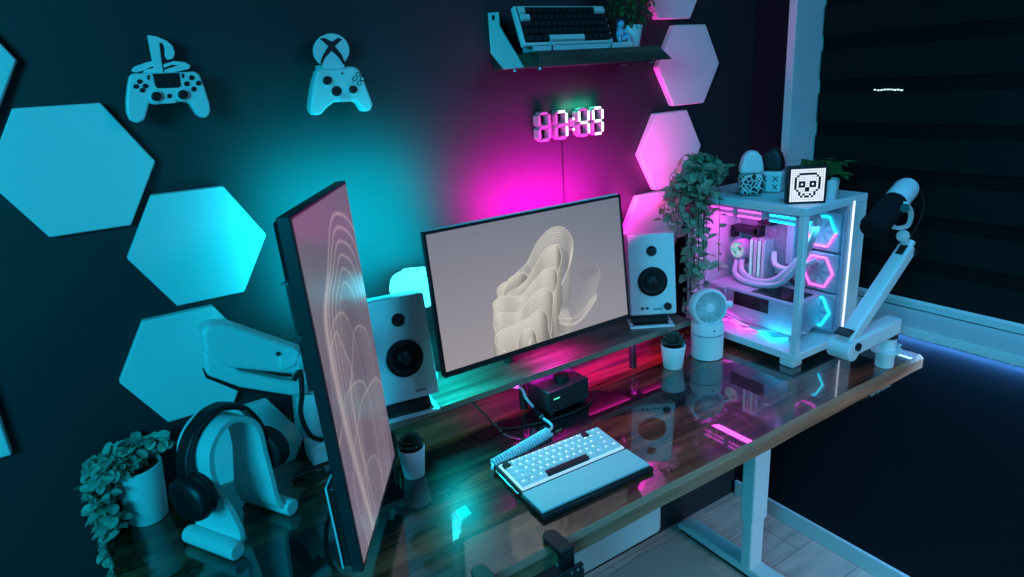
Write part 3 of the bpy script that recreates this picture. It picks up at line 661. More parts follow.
pc_ = on(563, 140, 1, .018)
cable('clock_cable', 'thin dark cable running straight down the wall from the digital clock', [Vector((pc_.x, .02, 1.66)), Vector((pc_.x, .021, 1.5)), Vector((pc_.x+.002, .021, 1.3)), Vector((pc_.x, .021, 1.0))], .0018, BLACK, n=4)

# ------------------------------------------------------------------ headphone stand and headphones
A0 = Vector((.506, -.862, 0)).normalized(); B0 = Vector((.862, .506, 0)).normalized(); ctr = Vector((.022, -.222, DZ))
def S(b_, z, a=0.): return ctr+B0*b_+A0*a+Vector((0, 0, z))
hst = thing('headphone_stand', 'white arch headphone stand with rolled feet on the left of the desk', 'headphone stand')
path = [S(-.060, .022), S(-.052, .030), S(-.046, .05), S(-.050, .09), S(-.060, .14), S(-.066, .18), S(-.066, .215), S(-.056, .25), S(-.030, .275), S(0, .284), S(.030, .275), S(.056, .25), S(.066, .215), S(.066, .16), S(.062, .10), S(.060, .06), S(.066, .035), S(.080, .024)]
pp = catmull(path, 5); wd = []
for p in pp: zz = (p.z-DZ)/.284; wd.append(.150-.050*min(1, max(0, (zz-.02)/.6)))
b = MB(); b.strip(pp, wd, .013, A0); hb_ = b.build('arch', WHITE, hst, bevel=.004, seg=2)
for q in (-.072, .086):
    r_ = MB(); r_.cyl(S(q, .0195, -.078), S(q, .0195, .078), .0195, n=28); r_.build('foot_roll', WHITE, hst, bevel=.004)
hp = thing('headphones', 'black over ear headphones draped over the white arch stand', 'headphones')
path = catmull([S(-.097, .17, .012), S(-.099, .20, .006), S(-.091, .237), S(-.064, .279), S(-.025, .302), S(.0, .306), S(.025, .302), S(.064, .279), S(.091, .237), S(.099, .20, .006), S(.097, .17, .012)], 6)
MB().strip(path, .034, .010, A0).build('headband', BLACK, hp, bevel=.003)
MB().strip([p+Vector((0, 0, -.006)) for p in path[18:43]], .028, .008, A0).build('pad', BLACKF, hp, bevel=.003)
for sgn in (-1, 1):
    c = S(sgn*.095, .158, .018); ax = B0*sgn
    Mx = Matrix.Translation(c-ax*.012) @ ax.to_track_quat('Z', 'Y').to_matrix().to_4x4() @ Matrix.Diagonal((1.30, 1.16, 1, 1))
    cu_ = MB().lathe([(.030, .006), (.040, .010), (.043, .020), (.041, .032), (.034, .040), (.012, .043), (.001, .043)], 32, Mx).build('ear_cup', BLACK, hp)
    MB().lathe([(.022, 0.010), (.026, -.002), (.036, -.004), (.041, .003), (.040, .012), (.030, .014)], 32, Mx).build('ear_cushion', RUBBER, cu_)

# ------------------------------------------------------------------ trailing plant at the left
random.seed(5)
tp = thing('trailing_plant', 'grey green round leaved trailing plant in a white pot at the left desk end', 'potted plant', (-.148, -.034, DZ+.001))
pot(tp, .041, .054, .140)
b = MB(); st = MB()
def strand(P, n, L, W, mbl, rnd=True, spread=1.):
    pts = catmull(P, 10); st.tube(pts, .0013, 5)
    for k in range(n):
        p = pts[int((k+.5)/n*(len(pts)-1))]; a = k*2.4+random.random(); d = Vector((math.cos(a), math.sin(a), random.uniform(-.5, .4)))
        leaf(mbl, p+rv(.003), d*spread, Vector((0, 0, 1))+rv(.6), L*random.uniform(.75, 1.2), W*random.uniform(.8, 1.15), round_=rnd)
for k in range(34):                                   # spilling strands, nearly all to the left and front left, past the desk end
    a = random.uniform(2.75, 4.15); dr = random.uniform(.04, .42); r = .070+.026*random.random()
    x, y = math.cos(a), math.sin(a)
    strand([(x*.01, y*.01, .135), (x*.045, y*.045, .165+random.uniform(-.01, .02)), (x*r, y*r*.9, .150), (x*(r+.012), y*r, .15-dr*.5), (x*(r+.012)+random.uniform(-.01, .01), y*r, .15-dr)], int(7+dr*48), .027, .024, b)
for k in range(8):
    a = random.uniform(-.6, 2.2); strand([(0, 0, .145), (.03*math.cos(a), .02*math.sin(a), .18), (.06*math.cos(a), .02*math.sin(a), .19), (.075*math.cos(a), .02*math.sin(a)-.01, .165)], 9, .026, .022, b)
for k in range(60):
    a = random.uniform(0, 6.28); r = .05*math.sqrt(random.random()); p = Vector((r*math.cos(a)-.01, r*math.sin(a)*.8, .15+random.uniform(0, .04)))
    leaf(b, p, rv(1)+Vector((-.2, -.2, .2)), Vector((0, 0, 1))+rv(.5), .027, .023, round_=True)
tl_ = Vector(tp.location)
for q in (b, st):
    for v_ in q.v:
        if v_.y+tl_.y > WY-.006: v_.y = WY-.006-tl_.y
        if v_.z < .03 and v_.x+tl_.x > X0-.008: v_.x = X0-.008-tl_.x-random.uniform(0, .006)
b.build('foliage', LEAFE, tp, smooth=False); st.build('stem', STEM, tp)

# ------------------------------------------------------------------ succulents
def succulent(loc, r, h, label, dark):
    t = thing('succulent', label, 'potted plant', loc, 0, 'small succulents in white pots')
    pot(t, r*.78, r, h); b = MB(); random.seed(3+dark)
    for ring, (n, el, L, W) in enumerate(((8, .12, .98, .72), (7, .5, .90, .68), (6, .85, .75, .60), (4, 1.2, .55, .5))):
        for k in range(n):
            a = 2*PI*k/n+ring*.4; d = Vector((math.cos(a)*math.cos(el), math.sin(a)*math.cos(el), math.sin(el)))
            s_ = Vector((-math.sin(a), math.cos(a), 0)); up = d.cross(s_)*-1
            p0 = Vector((0, 0, h+.004*ring)); Lr = r*L*1.1; Wd = r*W
            rows = [(0, .5, .3), (.35, .9, .42), (.75, .85, .36), (1., .12, .06)]; vs = []; fs = []
            for tt, w_, th in rows:
                c = p0+d*(Lr*tt)+Vector((0, 0, .25*Lr*tt*tt)); vs += [c+s_*(Wd*w_/2), c+up*(Wd*th*.3), c-s_*(Wd*w_/2), c-up*(Wd*th*.6)]
            for q in range(3):
                for e in range(4): f_ = (e+1) % 4; fs.append((q*4+e, q*4+f_, q*4+4+f_, q*4+4+e))
            b.add(vs, fs)
    b.build('rosette', LEAFS, t); return t
succulent((.430, -.272, DZ), .034, .078, 'succulent in a white pot beside the portrait screen', 0)
succulent((1.372, -.245, DZ), .040, .078, 'succulent in a white pot in front of the right speaker, left of the fan', 1)

# ------------------------------------------------------------------ desk fan
fn = thing('desk_fan', 'small white desk fan with round head on a cylindrical body beside the computer', 'fan', (1.518, -.258, DZ), math.radians(-25))
MB().lathe([(.048, 0), (.052, .003), (.053, .06), (.053, .115), (.049, .125), (.001, .128)], 40).build('body', WHITE, fn)
MB().lathe([(.0533, .085), (.0536, .086), (.0536, .088), (.0533, .089)], 40, None, False).build('seam', mat('grey_seam', (.3, .33, .35), .5), fn)
Hc = Vector((0, 0, .175)); Y = Matrix.Translation(Hc) @ Matrix.Rotation(PI/2-.15, 4, 'X')
hd = MB().lathe([(.052, -.030), (.060, -.020), (.062, .012), (.058, .020), (.052, .021), (.050, .012), (.050, -.02)], 44, Y, False).build('head', WHITE, fn)
MB().lathe([(.001, -.028), (.052, -.030)], 40, Y, False).build('rear_cover', WHITE, hd)
b = MB()
for k in range(30):
    a = 2*PI*k/30; b.tube([Y @ Vector((.016*math.cos(a), .016*math.sin(a), .020)), Y @ Vector((.036*math.cos(a+.25), .036*math.sin(a+.25), .023)), Y @ Vector((.052*math.cos(a+.35), .052*math.sin(a+.35), .018))], .0013, 5)
b.lathe([(.001, .022), (.015, .022), (.016, .018)], 20, Y, False); b.build('grille', WHITE, hd)
b = MB()
for k in range(5):
    a = 2*PI*k/5; vs = []
    for r in (.012, .03, .046):
        for da, z in ((-.35, -.006), (.35, .008)): vs.append(Y @ Vector((r*math.cos(a+da), r*math.sin(a+da), z)))
    b.add(vs, [(0, 2, 3, 1), (2, 4, 5, 3)])
b.build('blade', mat('pale_fan_blade', (.6, .65, .68), .4), hd)
MB().cyl(Hc+Vector((.058, 0, 0)), Hc+Vector((.082, 0, 0)), .012).build('tilt_knob', WHITE, fn, bevel=.002)
MB().cyl((0, -.0538, .108), (0, -.0525, .108), .003).build('indicator', BLACK, fn)

# ------------------------------------------------------------------ computer case
PX0, PX1, PY0, PY1, PZ0, PZ1 = 1.630, 1.950, -.512, -.062, .885, 1.376
pc = thing('computer_case', 'white computer tower with glass sides glowing pink and cyan on the right', 'computer')
fr_ = MB(); W_ = .022
fr_.box(((PX0+PX1)/2, (PY0+PY1)/2, PZ1-.013), (PX1-PX0, PY1-PY0, .026)); fr_.box(((PX0+PX1)/2, (PY0+PY1)/2, PZ0+.013), (PX1-PX0, PY1-PY0, .026))
HH = PZ1-PZ0-.052
fr_.box((PX0+W_/2, PY0+W_/2, (PZ0+PZ1)/2), (W_, W_, HH)); fr_.box((PX0+W_/2, PY1-W_/2-.001, (PZ0+PZ1)/2), (W_, W_, HH))
fr_.box((PX1-.035, (PY0+PY1)/2, (PZ0+PZ1)/2), (.07, PY1-PY0, HH)); fr_.box(((PX0+PX1)/2-.025, PY1-.006, (PZ0+PZ1)/2), (PX1-PX0-.10, .012, HH))
fr_.build('chassis', WHITEM, pc, bevel=.003)
MB().box((PX0+.004, (PY0+PY1)/2, (PZ0+PZ1)/2), (.004, PY1-PY0-.046, PZ1-PZ0-.054)).build('side_glass', GLASS, pc)
MB().box(((PX0+PX1-.07)/2+.01, PY0+.004, (PZ0+PZ1)/2), (PX1-PX0-.094, .004, PZ1-PZ0-.054)).build('front_glass', GLASS, pc)
MB().box((PX1-.074, PY0-.0006, (PZ0+PZ1)/2), (.006, .003, PZ1-PZ0-.03)).build('light_bar', em('white_light_bar', (.75, .8, 1.), 1.5), pc)
for x in (PX0+.03, PX1-.05):
    for y in (PY0+.035, PY1-.05): MB().box((x, y, PZ0-.0125), (.05, .05, .025)).build('foot', WHITEM, pc, bevel=.005)
# mainboard wall and parts
MX = PX1-.075
MB().box((MX-.003, (PY0+PY1)/2, (PZ0+PZ1)/2), (.006, PY1-PY0-.03, PZ1-PZ0-.05)).build('tray', INNERW, pc)
MBD = mat('silver_mainboard', (.25, .25, .30), .4, noise=.5, nscale=60)
mbd = MB().box((MX-.009, -.225, 1.20), (.004, .25, .27)).build('mainboard', MBD, pc)
b = MB(); b.box((MX-.030, -.150, 1.222), (.04, .115, .024)); b.box((MX-.030, -.196, 1.205), (.04, .024, .075)); b.box((MX-.026, -.225, 1.262), (.03, .06, .022)); b.box((MX-.030, -.098, 1.21), (.04, .02, .045)); b.build('heat_sink', BLACK, mbd, bevel=.003)
b = MB(); b.box((MX-.018, -.17, 1.075), (.015, .10, .03)); b.box((MX-.018, -.30, 1.08), (.015, .07, .05)); b.build('chipset_cover', INNERW, mbd, bevel=.003)
b = MB(); b.box((MX-.016, -.315, 1.20), (.012, .03, .16)); b.box((MX-.016, -.10, 1.16), (.014, .03, .14)); b.build('port_cover', INNERW, mbd, bevel=.003)
pmpc = Vector((MX-.011, -.136, 1.150))
X_ = Matrix.Translation(pmpc) @ Matrix.Rotation(-PI/2, 4, 'Y')
pu = MB().lathe([(.036, 0), (.038, .004), (.038, .05), (.034, .056), (.028, .057)], 36, X_, False).build('cooler_pump', INNERW, pc)
b = MB(); b.lathe([(.001, .056), (.029, .056)], 36, X_, False); PUM = bpy.data.materials.new('pump_display'); PUM.use_nodes = True
nt = PUM.node_tree; vo = nt.nodes.new('ShaderNodeTexVoronoi'); vo.inputs['Scale'].default_value = 90; cr = nt.nodes.new('ShaderNodeValToRGB'); tcn = nt.nodes.new('ShaderNodeTexCoord')
e = cr.color_ramp.elements; e[0].color = (.9, .25, .75, 1); e[1].color = (.02, .02, .05, 1); x = e.new(.4); x.color = (.2, .9, .75, 1)
nt.links.new(tcn.outputs['Object'], vo.inputs['Vector']); nt.links.new(vo.outputs['Distance'], cr.inputs[0]); e[0].position = .2; e[1].position = .8; x.position = .5
vb = nt.nodes['Principled BSDF']; vb.inputs['Base Color'].default_value = (.05, .05, .05, 1); nt.links.new(cr.outputs[0], vb.inputs['Emission Color']); vb.inputs['Emission Strength'].default_value = .9
mv = nt.nodes.new('ShaderNodeMath'); mv.operation = 'MULTIPLY'; mv.inputs[1].default_value = 1.; nt.links.new(vo.outputs['Color'], cr.inputs[0])
b.build('display', PUM, pu)
for k in range(4):
    y = -.196-.0165*k; r_ = MB().box((MX-.040, y, 1.132), (.052, .008, .142)).build('memory_stick', mat('white_silver_ram', (.75, .75, .8), .2, .5), pc, bevel=.001)
    MB().box((MX-.068, y, 1.132), (.004, .0086, .128)).build('light_bar', em('ram_glow', (.35, .8, 1.), .5) if k % 2 == 0 else em('ram_glow_lilac', (.6, .45, 1.), .25), r_)
SLV = mat('white_sleeve', (.7, .7, .75), .5)
tb = [[(MX-.055, -.150, 1.115), (MX-.085, -.175, 1.082), (MX-.10, -.24, 1.066), (MX-.10, -.32, 1.085), (MX-.085, -.39, 1.165), (MX-.07, -.435, 1.26), (MX-.07, -.44, 1.32)],
      [(MX-.055, -.130, 1.112), (MX-.09, -.15, 1.070), (MX-.115, -.23, 1.045+.012), (MX-.11, -.34, 1.075), (MX-.10, -.41, 1.165), (MX-.10, -.45, 1.26), (MX-.10, -.455, 1.32)],
      [(MX-.03, -.262, 1.155), (MX-.06, -.29, 1.125), (MX-.065, -.335, 1.118), (MX-.055, -.38, 1.13), (MX-.04, -.43, 1.165)]]
for P_ in tb:
    MB().tube(catmull(P_, 10), .0095, 12).build('cooling_tube', SLV, pc)
b = MB(); b.box((MX-.09, -.245, 1.335), (.13, .34, .026)); rad = b.build('radiator', INNERW, pc, bevel=.002)
for k, (y, mt) in enumerate(((-.13, E_MG), (-.245, E_MG), (-.37, E_CY))):
    fb = MB().box((MX-.09, y, 1.308), (.12, .112, .024)).build('top_fan', INNERW, pc, bevel=.004)
    b = MB(); b.box((MX-.152, y, 1.317), (.003, .09, .005)); b.box((MX-.152, y, 1.298), (.003, .09, .005)); b.build('light_strip', mt, fb)
# graphics card
gp = MB().box((MX-.093, -.275, .990), (.165, .35, .112)).build('graphics_card', INNERW, pc, bevel=.008)
MB().box((MX-.1765, -.286, 1.014), (.003, .14, .048)).build('dark_window', BLACKG, gp, bevel=.001)
b = MB(); b.prism([(MX-.165, -.275, 1.0465), (MX-.165, -.435, 1.0465), (MX-.05, -.435, 1.0465), (MX-.05, -.29, 1.0465)], (0, 0, .0015)); b.build('back_plate', BLACKG, gp)
MB().box((MX-.170, -.165, 1.02), (.03, .035, .045)).build('plug', INNERW, gp, bevel=.002)
b = MB()
for k in range(4): b.tube(catmull([(MX-.185, -.155-.006*k, 1.01), (MX-.197+.002*k, -.165, .965), (MX-.19, -.21-.02*k, .948-.004*k), (MX-.185, -.30-.012*k, .930), (MX-.11, -.46, .935)], 8), .004, 8)
b.build('power_cable', mat('white_sleeve', (.7, .7, .75), .5), pc)
b = MB()
for k in range(3): b.tube(catmull([(MX-.03, -.285-.010*k, 1.065), (MX-.07, -.30-.012*k, 1.095-.006*k), (MX-.07, -.34-.012*k, 1.09), (MX-.05, -.375-.008*k, 1.052)], 8), .0025, 6)
b.build('black_cable', RUBBER, pc)
# bottom fans with light strips
for k, (y, mt) in enumerate(((-.135, E_MG), (-.255, E_MG), (-.375, E_CY))):
    fb = MB().box((MX-.105, y, .920), (.118, .116, .017)).build('bottom_fan', INNERW, pc, bevel=.003)
    b = MB(); b.tube([(MX-.172, y+.056, .922), (MX-.180, y+.025, .922), (MX-.180, y+.005, .916), (MX-.198, y-.005, .916), (MX-.198, y-.035, .922), (MX-.172, y-.056, .922)], .0045, 6); b.build('light_strip', mt, fb)
    MB().lathe([(.05, .9290), (.05, .9295), (.001, .9300)], 30, Matrix.Translation((MX-.105, y, 0)), False).build('blade', mat('milky_fan_blade', (.7, .7, .78), .4), fb)
# front side fans: hexagon lit rings facing the side glass
for k, z in enumerate((1.26, 1.125, .99)):
    c = Vector((MX-.020, PY0+.080, z)); fb = MB(); fb.box(c, (.026, .128, .128)); fo_ = fb.build('side_fan', INNERW, pc, bevel=.004)
    ring = [c+Vector((-.016, .052*math.cos(a*PI/3), .056*math.sin(a*PI/3))) for a in range(7)]
    halves = ((ring[0:4], E_CY if k != 1 else E_MG), (ring[3:7], E_MG if k == 0 else E_CY if k == 2 else E_MG))
    for rg, mt in halves: MB().tube(rg, .0035, 6).build('light_ring', mt, fo_)
    b = MB()
    for q in range(7):
        a = 2*PI*q/7; b.add([c+Vector((-.0145, .012*math.cos(a), .012*math.sin(a))), c+Vector((-.0145, .045*math.cos(a-.25), .045*math.sin(a-.25))), c+Vector((-.0150, .045*math.cos(a+.3), .045*math.sin(a+.3)))], [(0, 1, 2)])
    b.build('blade', mat('milky_fan_blade', (.7, .7, .78), .4), fo_)
b = MB()
for k in range(3): b.box((PX1-.083-.007*k, PY0+.012, (PZ0+PZ1)/2), (.002, .004, .40))
b.build('front_rib', mat('milky_rib', (.6, .6, .75), .3), pc)

# things on top of the case
TZ = PZ1
def mouse(loc, rz, label, dark):
    t = thing('computer_mouse', label, 'computer mouse', loc, rz, 'mice standing upright on the computer case'); t.scale = (1.12, 1.12, 1.22)
    prof = [(-.030, .003), (-.032, .03), (-.033, .06), (-.031, .085), (-.024, .105), (-.012, .117), (0, .120), (.012, .117), (.024, .105), (.031, .085), (.033, .06), (.032, .03), (.030, .003)]
    lo = [p for p in prof if p[1] <= .062]
    def pill(pts, d0, d1): return MB().prism([(x, d0, z) for x, z in pts], (0, d1-d0, 0))
    up = [(-.0335, .060)]+[p for p in prof if p[1] > .062]+[(.0335, .060)]
    dn = [(-.030, .003), (-.0325, .03), (-.0335, .059), (.0335, .059), (.0325, .03), (.030, .003)]
    pill(up, -.020, .018).build('shell', BLACK if dark else WHITE, t, bevel=.009, seg=4)
    M_ = bpy.data.materials.get('patterned_shell')
    if not M_:
        M_ = bpy.data.materials.new('patterned_shell'); M_.use_nodes = True; nt = M_.node_tree; tcn = nt.nodes.new('ShaderNodeTexCoord'); vo = nt.nodes.new('ShaderNodeTexVoronoi'); vo.feature = 'DISTANCE_TO_EDGE'; vo.inputs['Scale'].default_value = 75
        cr = nt.nodes.new('ShaderNodeValToRGB'); cr.color_ramp.interpolation = 'CONSTANT'; e = cr.color_ramp.elements; e[0].color = (.6, .62, .62, 1); e[1].color = (.012, .014, .016, 1); e[1].position = .12
        nt.links.new(tcn.outputs['Object'], vo.inputs['Vector']); nt.links.new(vo.outputs['Distance'], cr.inputs[0]); nt.links.new(cr.outputs[0], nt.nodes['Principled BSDF'].inputs['Base Color'])
    g = pill(dn, -.021, .018).build('grip', WHITE if dark else M_, t, bevel=.008, seg=4)
    for cx, cz in (((-.016, .018), (.016, .018), (-.016, .040), (.016, .040)) if dark else ((.018, .046), (.018, .028), (-.020, .018))):
        a_, c_ = .008, .0016; pl4 = [(0, c_), (a_-c_, a_), (a_, a_-c_), (c_, 0), (a_, -a_+c_), (a_-c_, -a_), (0, -c_), (-a_+c_, -a_), (-a_, -a_+c_), (-c_, 0), (-a_, a_-c_), (-a_+c_, a_)]
        MB().prism([(cx+p[0], -.0218, cz+p[1]) for p in pl4], (0, .001, 0)).build('x_mark', BLACK if dark else WHITE, g)
    b = MB()
    for s_ in (-1, 1): b.cyl((s_*.028, .030, .0), (s_*.028, .030, .095), .002, n=8)
    b.box((0, .03, .001), (.07, .03, .002)); b.box((0, .024, .06), (.06, .004, .004)); sd = b.build('display_rod', ACRYL, t)
    return t
mouse((1.708, -.255, TZ), math.radians(-38), 'upright white topped mouse with scrawled black and white grip on the computer case', False)
mouse((1.790, -.275, TZ), math.radians(-70), 'upright black topped mouse with white X patterned grip behind the pixel light panel', True)
# pixel panel
lpn = thing('pixel_display', 'square black framed pixel light panel showing a small skull face on the computer case', 'display', (1.690, -.470, TZ), math.radians(-40))
PW = .112
b = MB(); b.box((0, .015, PW/2), (PW, .030, PW)); b.build('frame', BLACK, lpn, bevel=.002)
PAT = ["................", "................", "....########....", "...#........#...", "..#..........#..", "..#..........#..", "..#.###..###.#..", "..#.#.#..#.#.#..", "..#.###..###.#..", "..#....##....#..", "...#...##...#...", "....#......#....", "....#.#..#.#....", ".....#.##.#.....", "................", "................"]
cell = (PW-.014)/16; b = MB(); x0 = -(PW-.014)/2
for r in range(16):
    for c_ in range(16):
        if PAT[r][c_] == '.':
            x = x0+c_*cell+cell/2; z = PW-.007-r*cell-cell/2; q = cell*.42; b.add([(x-q, -.0006, z-q), (x+q, -.0006, z-q), (x+q, -.0006, z+q), (x-q, -.0006, z+q)], [(0, 1, 2, 3)])
b.build('lit_pixels', em('pixel_white', (1., .93, .97), .95), lpn, smooth=False)
# leafy plant on the case
random.seed(21)
lf = thing('potted_plant', 'leafy green plant in a white pot behind the pixel light panel', 'potted plant', (1.797, -.468, TZ+.0008))
pot(lf, .026, .034, .060)
b = MB(); st = MB()
for k in range(16):
    a = 2*PI*k/16*2.4; r = random.uniform(.02, .050); z = random.uniform(.07, .115); st.tube([(0, 0, .05), (r*.5*math.cos(a), r*.5*math.sin(a), z), (r*math.cos(a), r*math.sin(a), z+.004)], .0013, 5)
    leaf(b, (r*.8*math.cos(a), r*.8*math.sin(a), z+.002), (math.cos(a), math.sin(a), random.uniform(-.3, .25)), (0, 0, 1), .050, .036)
for v_ in b.v:
    if v_.x < -.028: v_.z = max(v_.z, .120)
    v_.z = max(v_.z, .064)
b.build('foliage', LEAFB, lf, smooth=False); st.build('stem', STEM, lf)
# ivy on the back corner of the case
random.seed(31)
iv = thing('trailing_plant', 'dark trailing ivy spilling over the left back corner of the computer case', 'potted plant', (1.668, -.105, TZ+.0008))
pot(iv, .030, .040, .055)
b = MB(); st = MB()
def ivy(P, n):
    pts = catmull(P, 10); st.tube(pts, .0013, 5)
    for k in range(n):
        p = pts[int((k+.6)/n*(len(pts)-1))]; a = k*2.2+random.random()*1.2; d = Vector((math.cos(a), math.sin(a)*.7-.15, random.uniform(-.7, .5)))
        leaf(b, p+rv(.006), d, Vector((0, -.4, .8))+rv(.5), random.uniform(.028, .046), random.uniform(.020, .030))
for k in range(40):
    tx = random.uniform(-.215, .015); ty = random.uniform(-.09, -.0) if tx < -.06 else random.uniform(-.10, -.02); zt = random.uniform(.04, .10)
    dr = random.uniform(.06, .16) if tx < -.07 else random.uniform(.05, .2)
    if tx > -.045: zt = max(zt, .07); dr = random.uniform(-.02, .05)
    ivy([(0, 0, .05), (tx*.4, ty*.4, zt+.03), (tx*.8, ty*.8, zt), (tx, ty, zt-dr*.5), (tx*1.03, ty, zt-dr)], random.randint(13, 19))
for k in range(13):
    x = -.062-.009*k+random.uniform(-.012, .012); y = random.uniform(-.12, -.02); L = random.uniform(.20, .50)
    ivy([(0, 0, .05), (x*.6, y*.5, .09), (x, y, .02), (x-.005, y-.01, -L*.5), (x+random.uniform(-.015, .015), y-.015, -L)], int(18+L*30))
for k in range(60):
    p = Vector((random.uniform(-.12, .025), random.uniform(-.06, .04), random.uniform(.05, .13))); leaf(b, p, rv(1), Vector((0, 0, 1))+rv(.5), random.uniform(.03, .045), .024)
ivl = Vector(iv.location)
for q in (b, st):
    for v_ in q.v:
        g_ = v_+ivl
        if g_.z < TZ+.004 and g_.x > PX0-.005: v_.x = PX0-.005-ivl.x-random.uniform(0, .004) if g_.x < PX0+.05 else v_.x; v_.z = max(v_.z, .004) if g_.x >= PX0+.05 else v_.z
        if v_.y+ivl.y > WY-.006: v_.y = WY-.006-ivl.y
        if v_.x > .012 and v_.z < .09: v_.x = .012
        if v_.y < -.085 and v_.x > -.045: v_.y = -.085
        if v_.x+ivl.x < 1.508 and v_.z+ivl.z < .992: v_.x = 1.508-ivl.x
        if v_.x+ivl.x < 1.485 and v_.z+ivl.z < 1.31: v_.x = 1.485-ivl.x
        if v_.z+ivl.z < 1.13 and v_.y+ivl.y < -.175: v_.y = -.175-ivl.y
b.build('foliage', LEAFP, iv, smooth=False); st.build('stem', STEM, iv)

# ------------------------------------------------------------------ microphone and boom arm
my = -.665
V = lambda x, y, d=my: on(x, y, 1, d)
ba = thing('microphone_stand', 'pale low profile boom arm clamped to the right front corner of the desk', 'microphone arm')
post = Vector((1.862, my, DZ))
b = MB(); b.lathe([(.024, 0), (.026, .002), (.026, .05), (.026, .052)], 32, Matrix.Translation(post)); b.build('post', WHITEM, ba)
b = MB(); b.lathe([(.044, .052), (.044, .060)], 32, Matrix.Translation(post)); b.box(post+Vector((.04, 0, .056)), (.05, .03, .007)); b.build('collar', WHITEM, ba, bevel=.001)
b = MB(); b.lathe([(.027, .060), (.027, .098)], 32, Matrix.Translation(post)); b.build('pivot', WHITEM, ba)
MB().lathe([(.029, .098), (.029, .106)], 32, Matrix.Translation(post)).build('pivot_ring', BLACK, ba)
def beam(p, q, w, h, name, tk=.006):
    d = (q-p).normalized(); s_ = Vector((0, 1, 0)); n_ = d.cross(s_).normalized(); Mx = Matrix((d, s_, n_)).transposed().to_4x4(); Mx.translation = (p+q)/2
    return MB().box((0, 0, 0), ((q-p).length, w, h), Mx).build(name, WHITEM, ba, bevel=.008, seg=3)
e0 = post+Vector((.012, 0, .133)); e1 = Vector((1.622, my, DZ+.128))
beam(e0+Vector((.015, 0, 0)), e1, .052, .052, 'lower_arm')
MB().cyl(e1+Vector((.0, -.034, .0)), e1+Vector((0, .034, 0)), .030).build('elbow', WHITEM, ba, bevel=.003)
k_ = MB().cyl(e1+Vector((.012, -.040, .012)), e1+Vector((.012, -.030, .012)), .012); k_.build('elbow_knob', BLACK, ba)
e2 = V(908, 247)
beam(e1+Vector((0, 0, .012)), e2, .044, .040, 'upper_arm')
MB().box((0, 0, 0), (.03, .046, .006), Matrix.Translation(e1+Vector((-.004, 0, .052))) @ Matrix.Rotation(-.4, 4, 'Y')).build('cable_clip', BLACK, ba, bevel=.002)
dd = (e2-e1).normalized()
MB().box((0, 0, 0), (.035, .02, .012), Matrix.Translation(e2-dd*.035+Vector((-.006, 0, .018))) @ Matrix.Rotation(-math.atan2(dd.z, dd.x), 4, 'Y')).build('cable_channel', BLACK, ba)
b = MB(); b.cyl(e2-dd*.01, e2+dd*.02, .012); b.sphere(V(903, 236), .018); b.cyl(V(905, 243), V(903, 234), .010); b.build('ball_joint', WHITEM, ba)
MB().cyl(e2+Vector((0, -.028, -.012)), e2+Vector((0, .028, -.012)), .010).build('lock_knob', BLACK, ba)
mc = thing('microphone', 'white dynamic microphone with a large black foam windscreen on the boom arm', 'microphone')
m0 = V(872, 229, -.68); m1 = V(908, 187, -.655); ax = (m1-m0).normalized(); Lm = (m1-m0).length
Mq = Matrix.Translation(m0) @ ax.to_track_quat('Z', 'Y').to_matrix().to_4x4()
MB().lathe([(.001, -.004), (.026, -.004), (.034, .002), (.037, .012), (.037, Lm*.55), (.034, Lm*.6)], 36, Mq).build('windscreen', BLACKF, mc)
bd = MB().lathe([(.033, Lm*.57), (.034, Lm*.60), (.0345, Lm*.93), (.030, Lm), (.001, Lm+.004)], 36, Mq).build('body', WHITEM, mc)
MB().lathe([(.0345, Lm*.575), (.0355, Lm*.58), (.0355, Lm*.60), (.0345, Lm*.61)], 36, Mq, False).build('band', BLACK, mc)
yk = catmull([V(905, 203, my-.04), V(911, 213, my-.035), V(908, 225, my-.02), V(897, 228, my-.01), V(891, 225, my)], 6)
MB().strip(yk, .012, .010, (0, 1, 0)).build('yoke', WHITEM, mc, bevel=.002)
MB().cyl(V(905, 208, my-.05), V(905, 208, my-.03), .012).build('yoke_knob', BLACK, mc)
cable('microphone_cable', 'thin black cable looping beside the microphone to the boom arm', [V(911, 190, -.64), V(920, 190), V(924, 205), V(919, 222), V(910, 238)], .0022, RUBBER)

# ------------------------------------------------------------------ small things on the desk
am = thing('headphone_amplifier', 'small black desktop amplifier box with a top knob, under the riser edge', 'amplifier', (.934, -.205, DZ), math.radians(3))
MB().box((0, 0, .043), (.150, .105, .068)).build('body', DARK, am, bevel=.003)
MB().lathe([(.022, .077), (.024, .079), (.023, .091), (.020, .093), (.001, .093)], 28, Matrix.Translation((.010, -.004, 0))).build('knob', BLACK, am)
MB().box((-.048, -.053, .052), (.022, .001, .004)).build('indicator', E_GRN, am)
for x in (-.06, .06):
    for y in (-.04, .04): MB().cyl((x, y, 0), (x, y, .010), .008).build('foot', RUBBER, am)
for x, z in ((-.058, .018), (.066, .018), (.066, .066)): MB().cyl((x, -.0525, z), (x, -.0540, z), .003).build('screw', METAL, am)
ad_ = thing('power_adapter', 'small white adapter standing upright behind the black amplifier', 'adapter', (.915, -.110, DZ))
MB().box((0, 0, .05), (.035, .028, .10)).build('body', WHITE, ad_, bevel=.003); MB().box((0, -.0145, .07), (.02, .001, .02)).build('label_plate', mat('pale_label', (.6, .75, .8), .5), ad_)
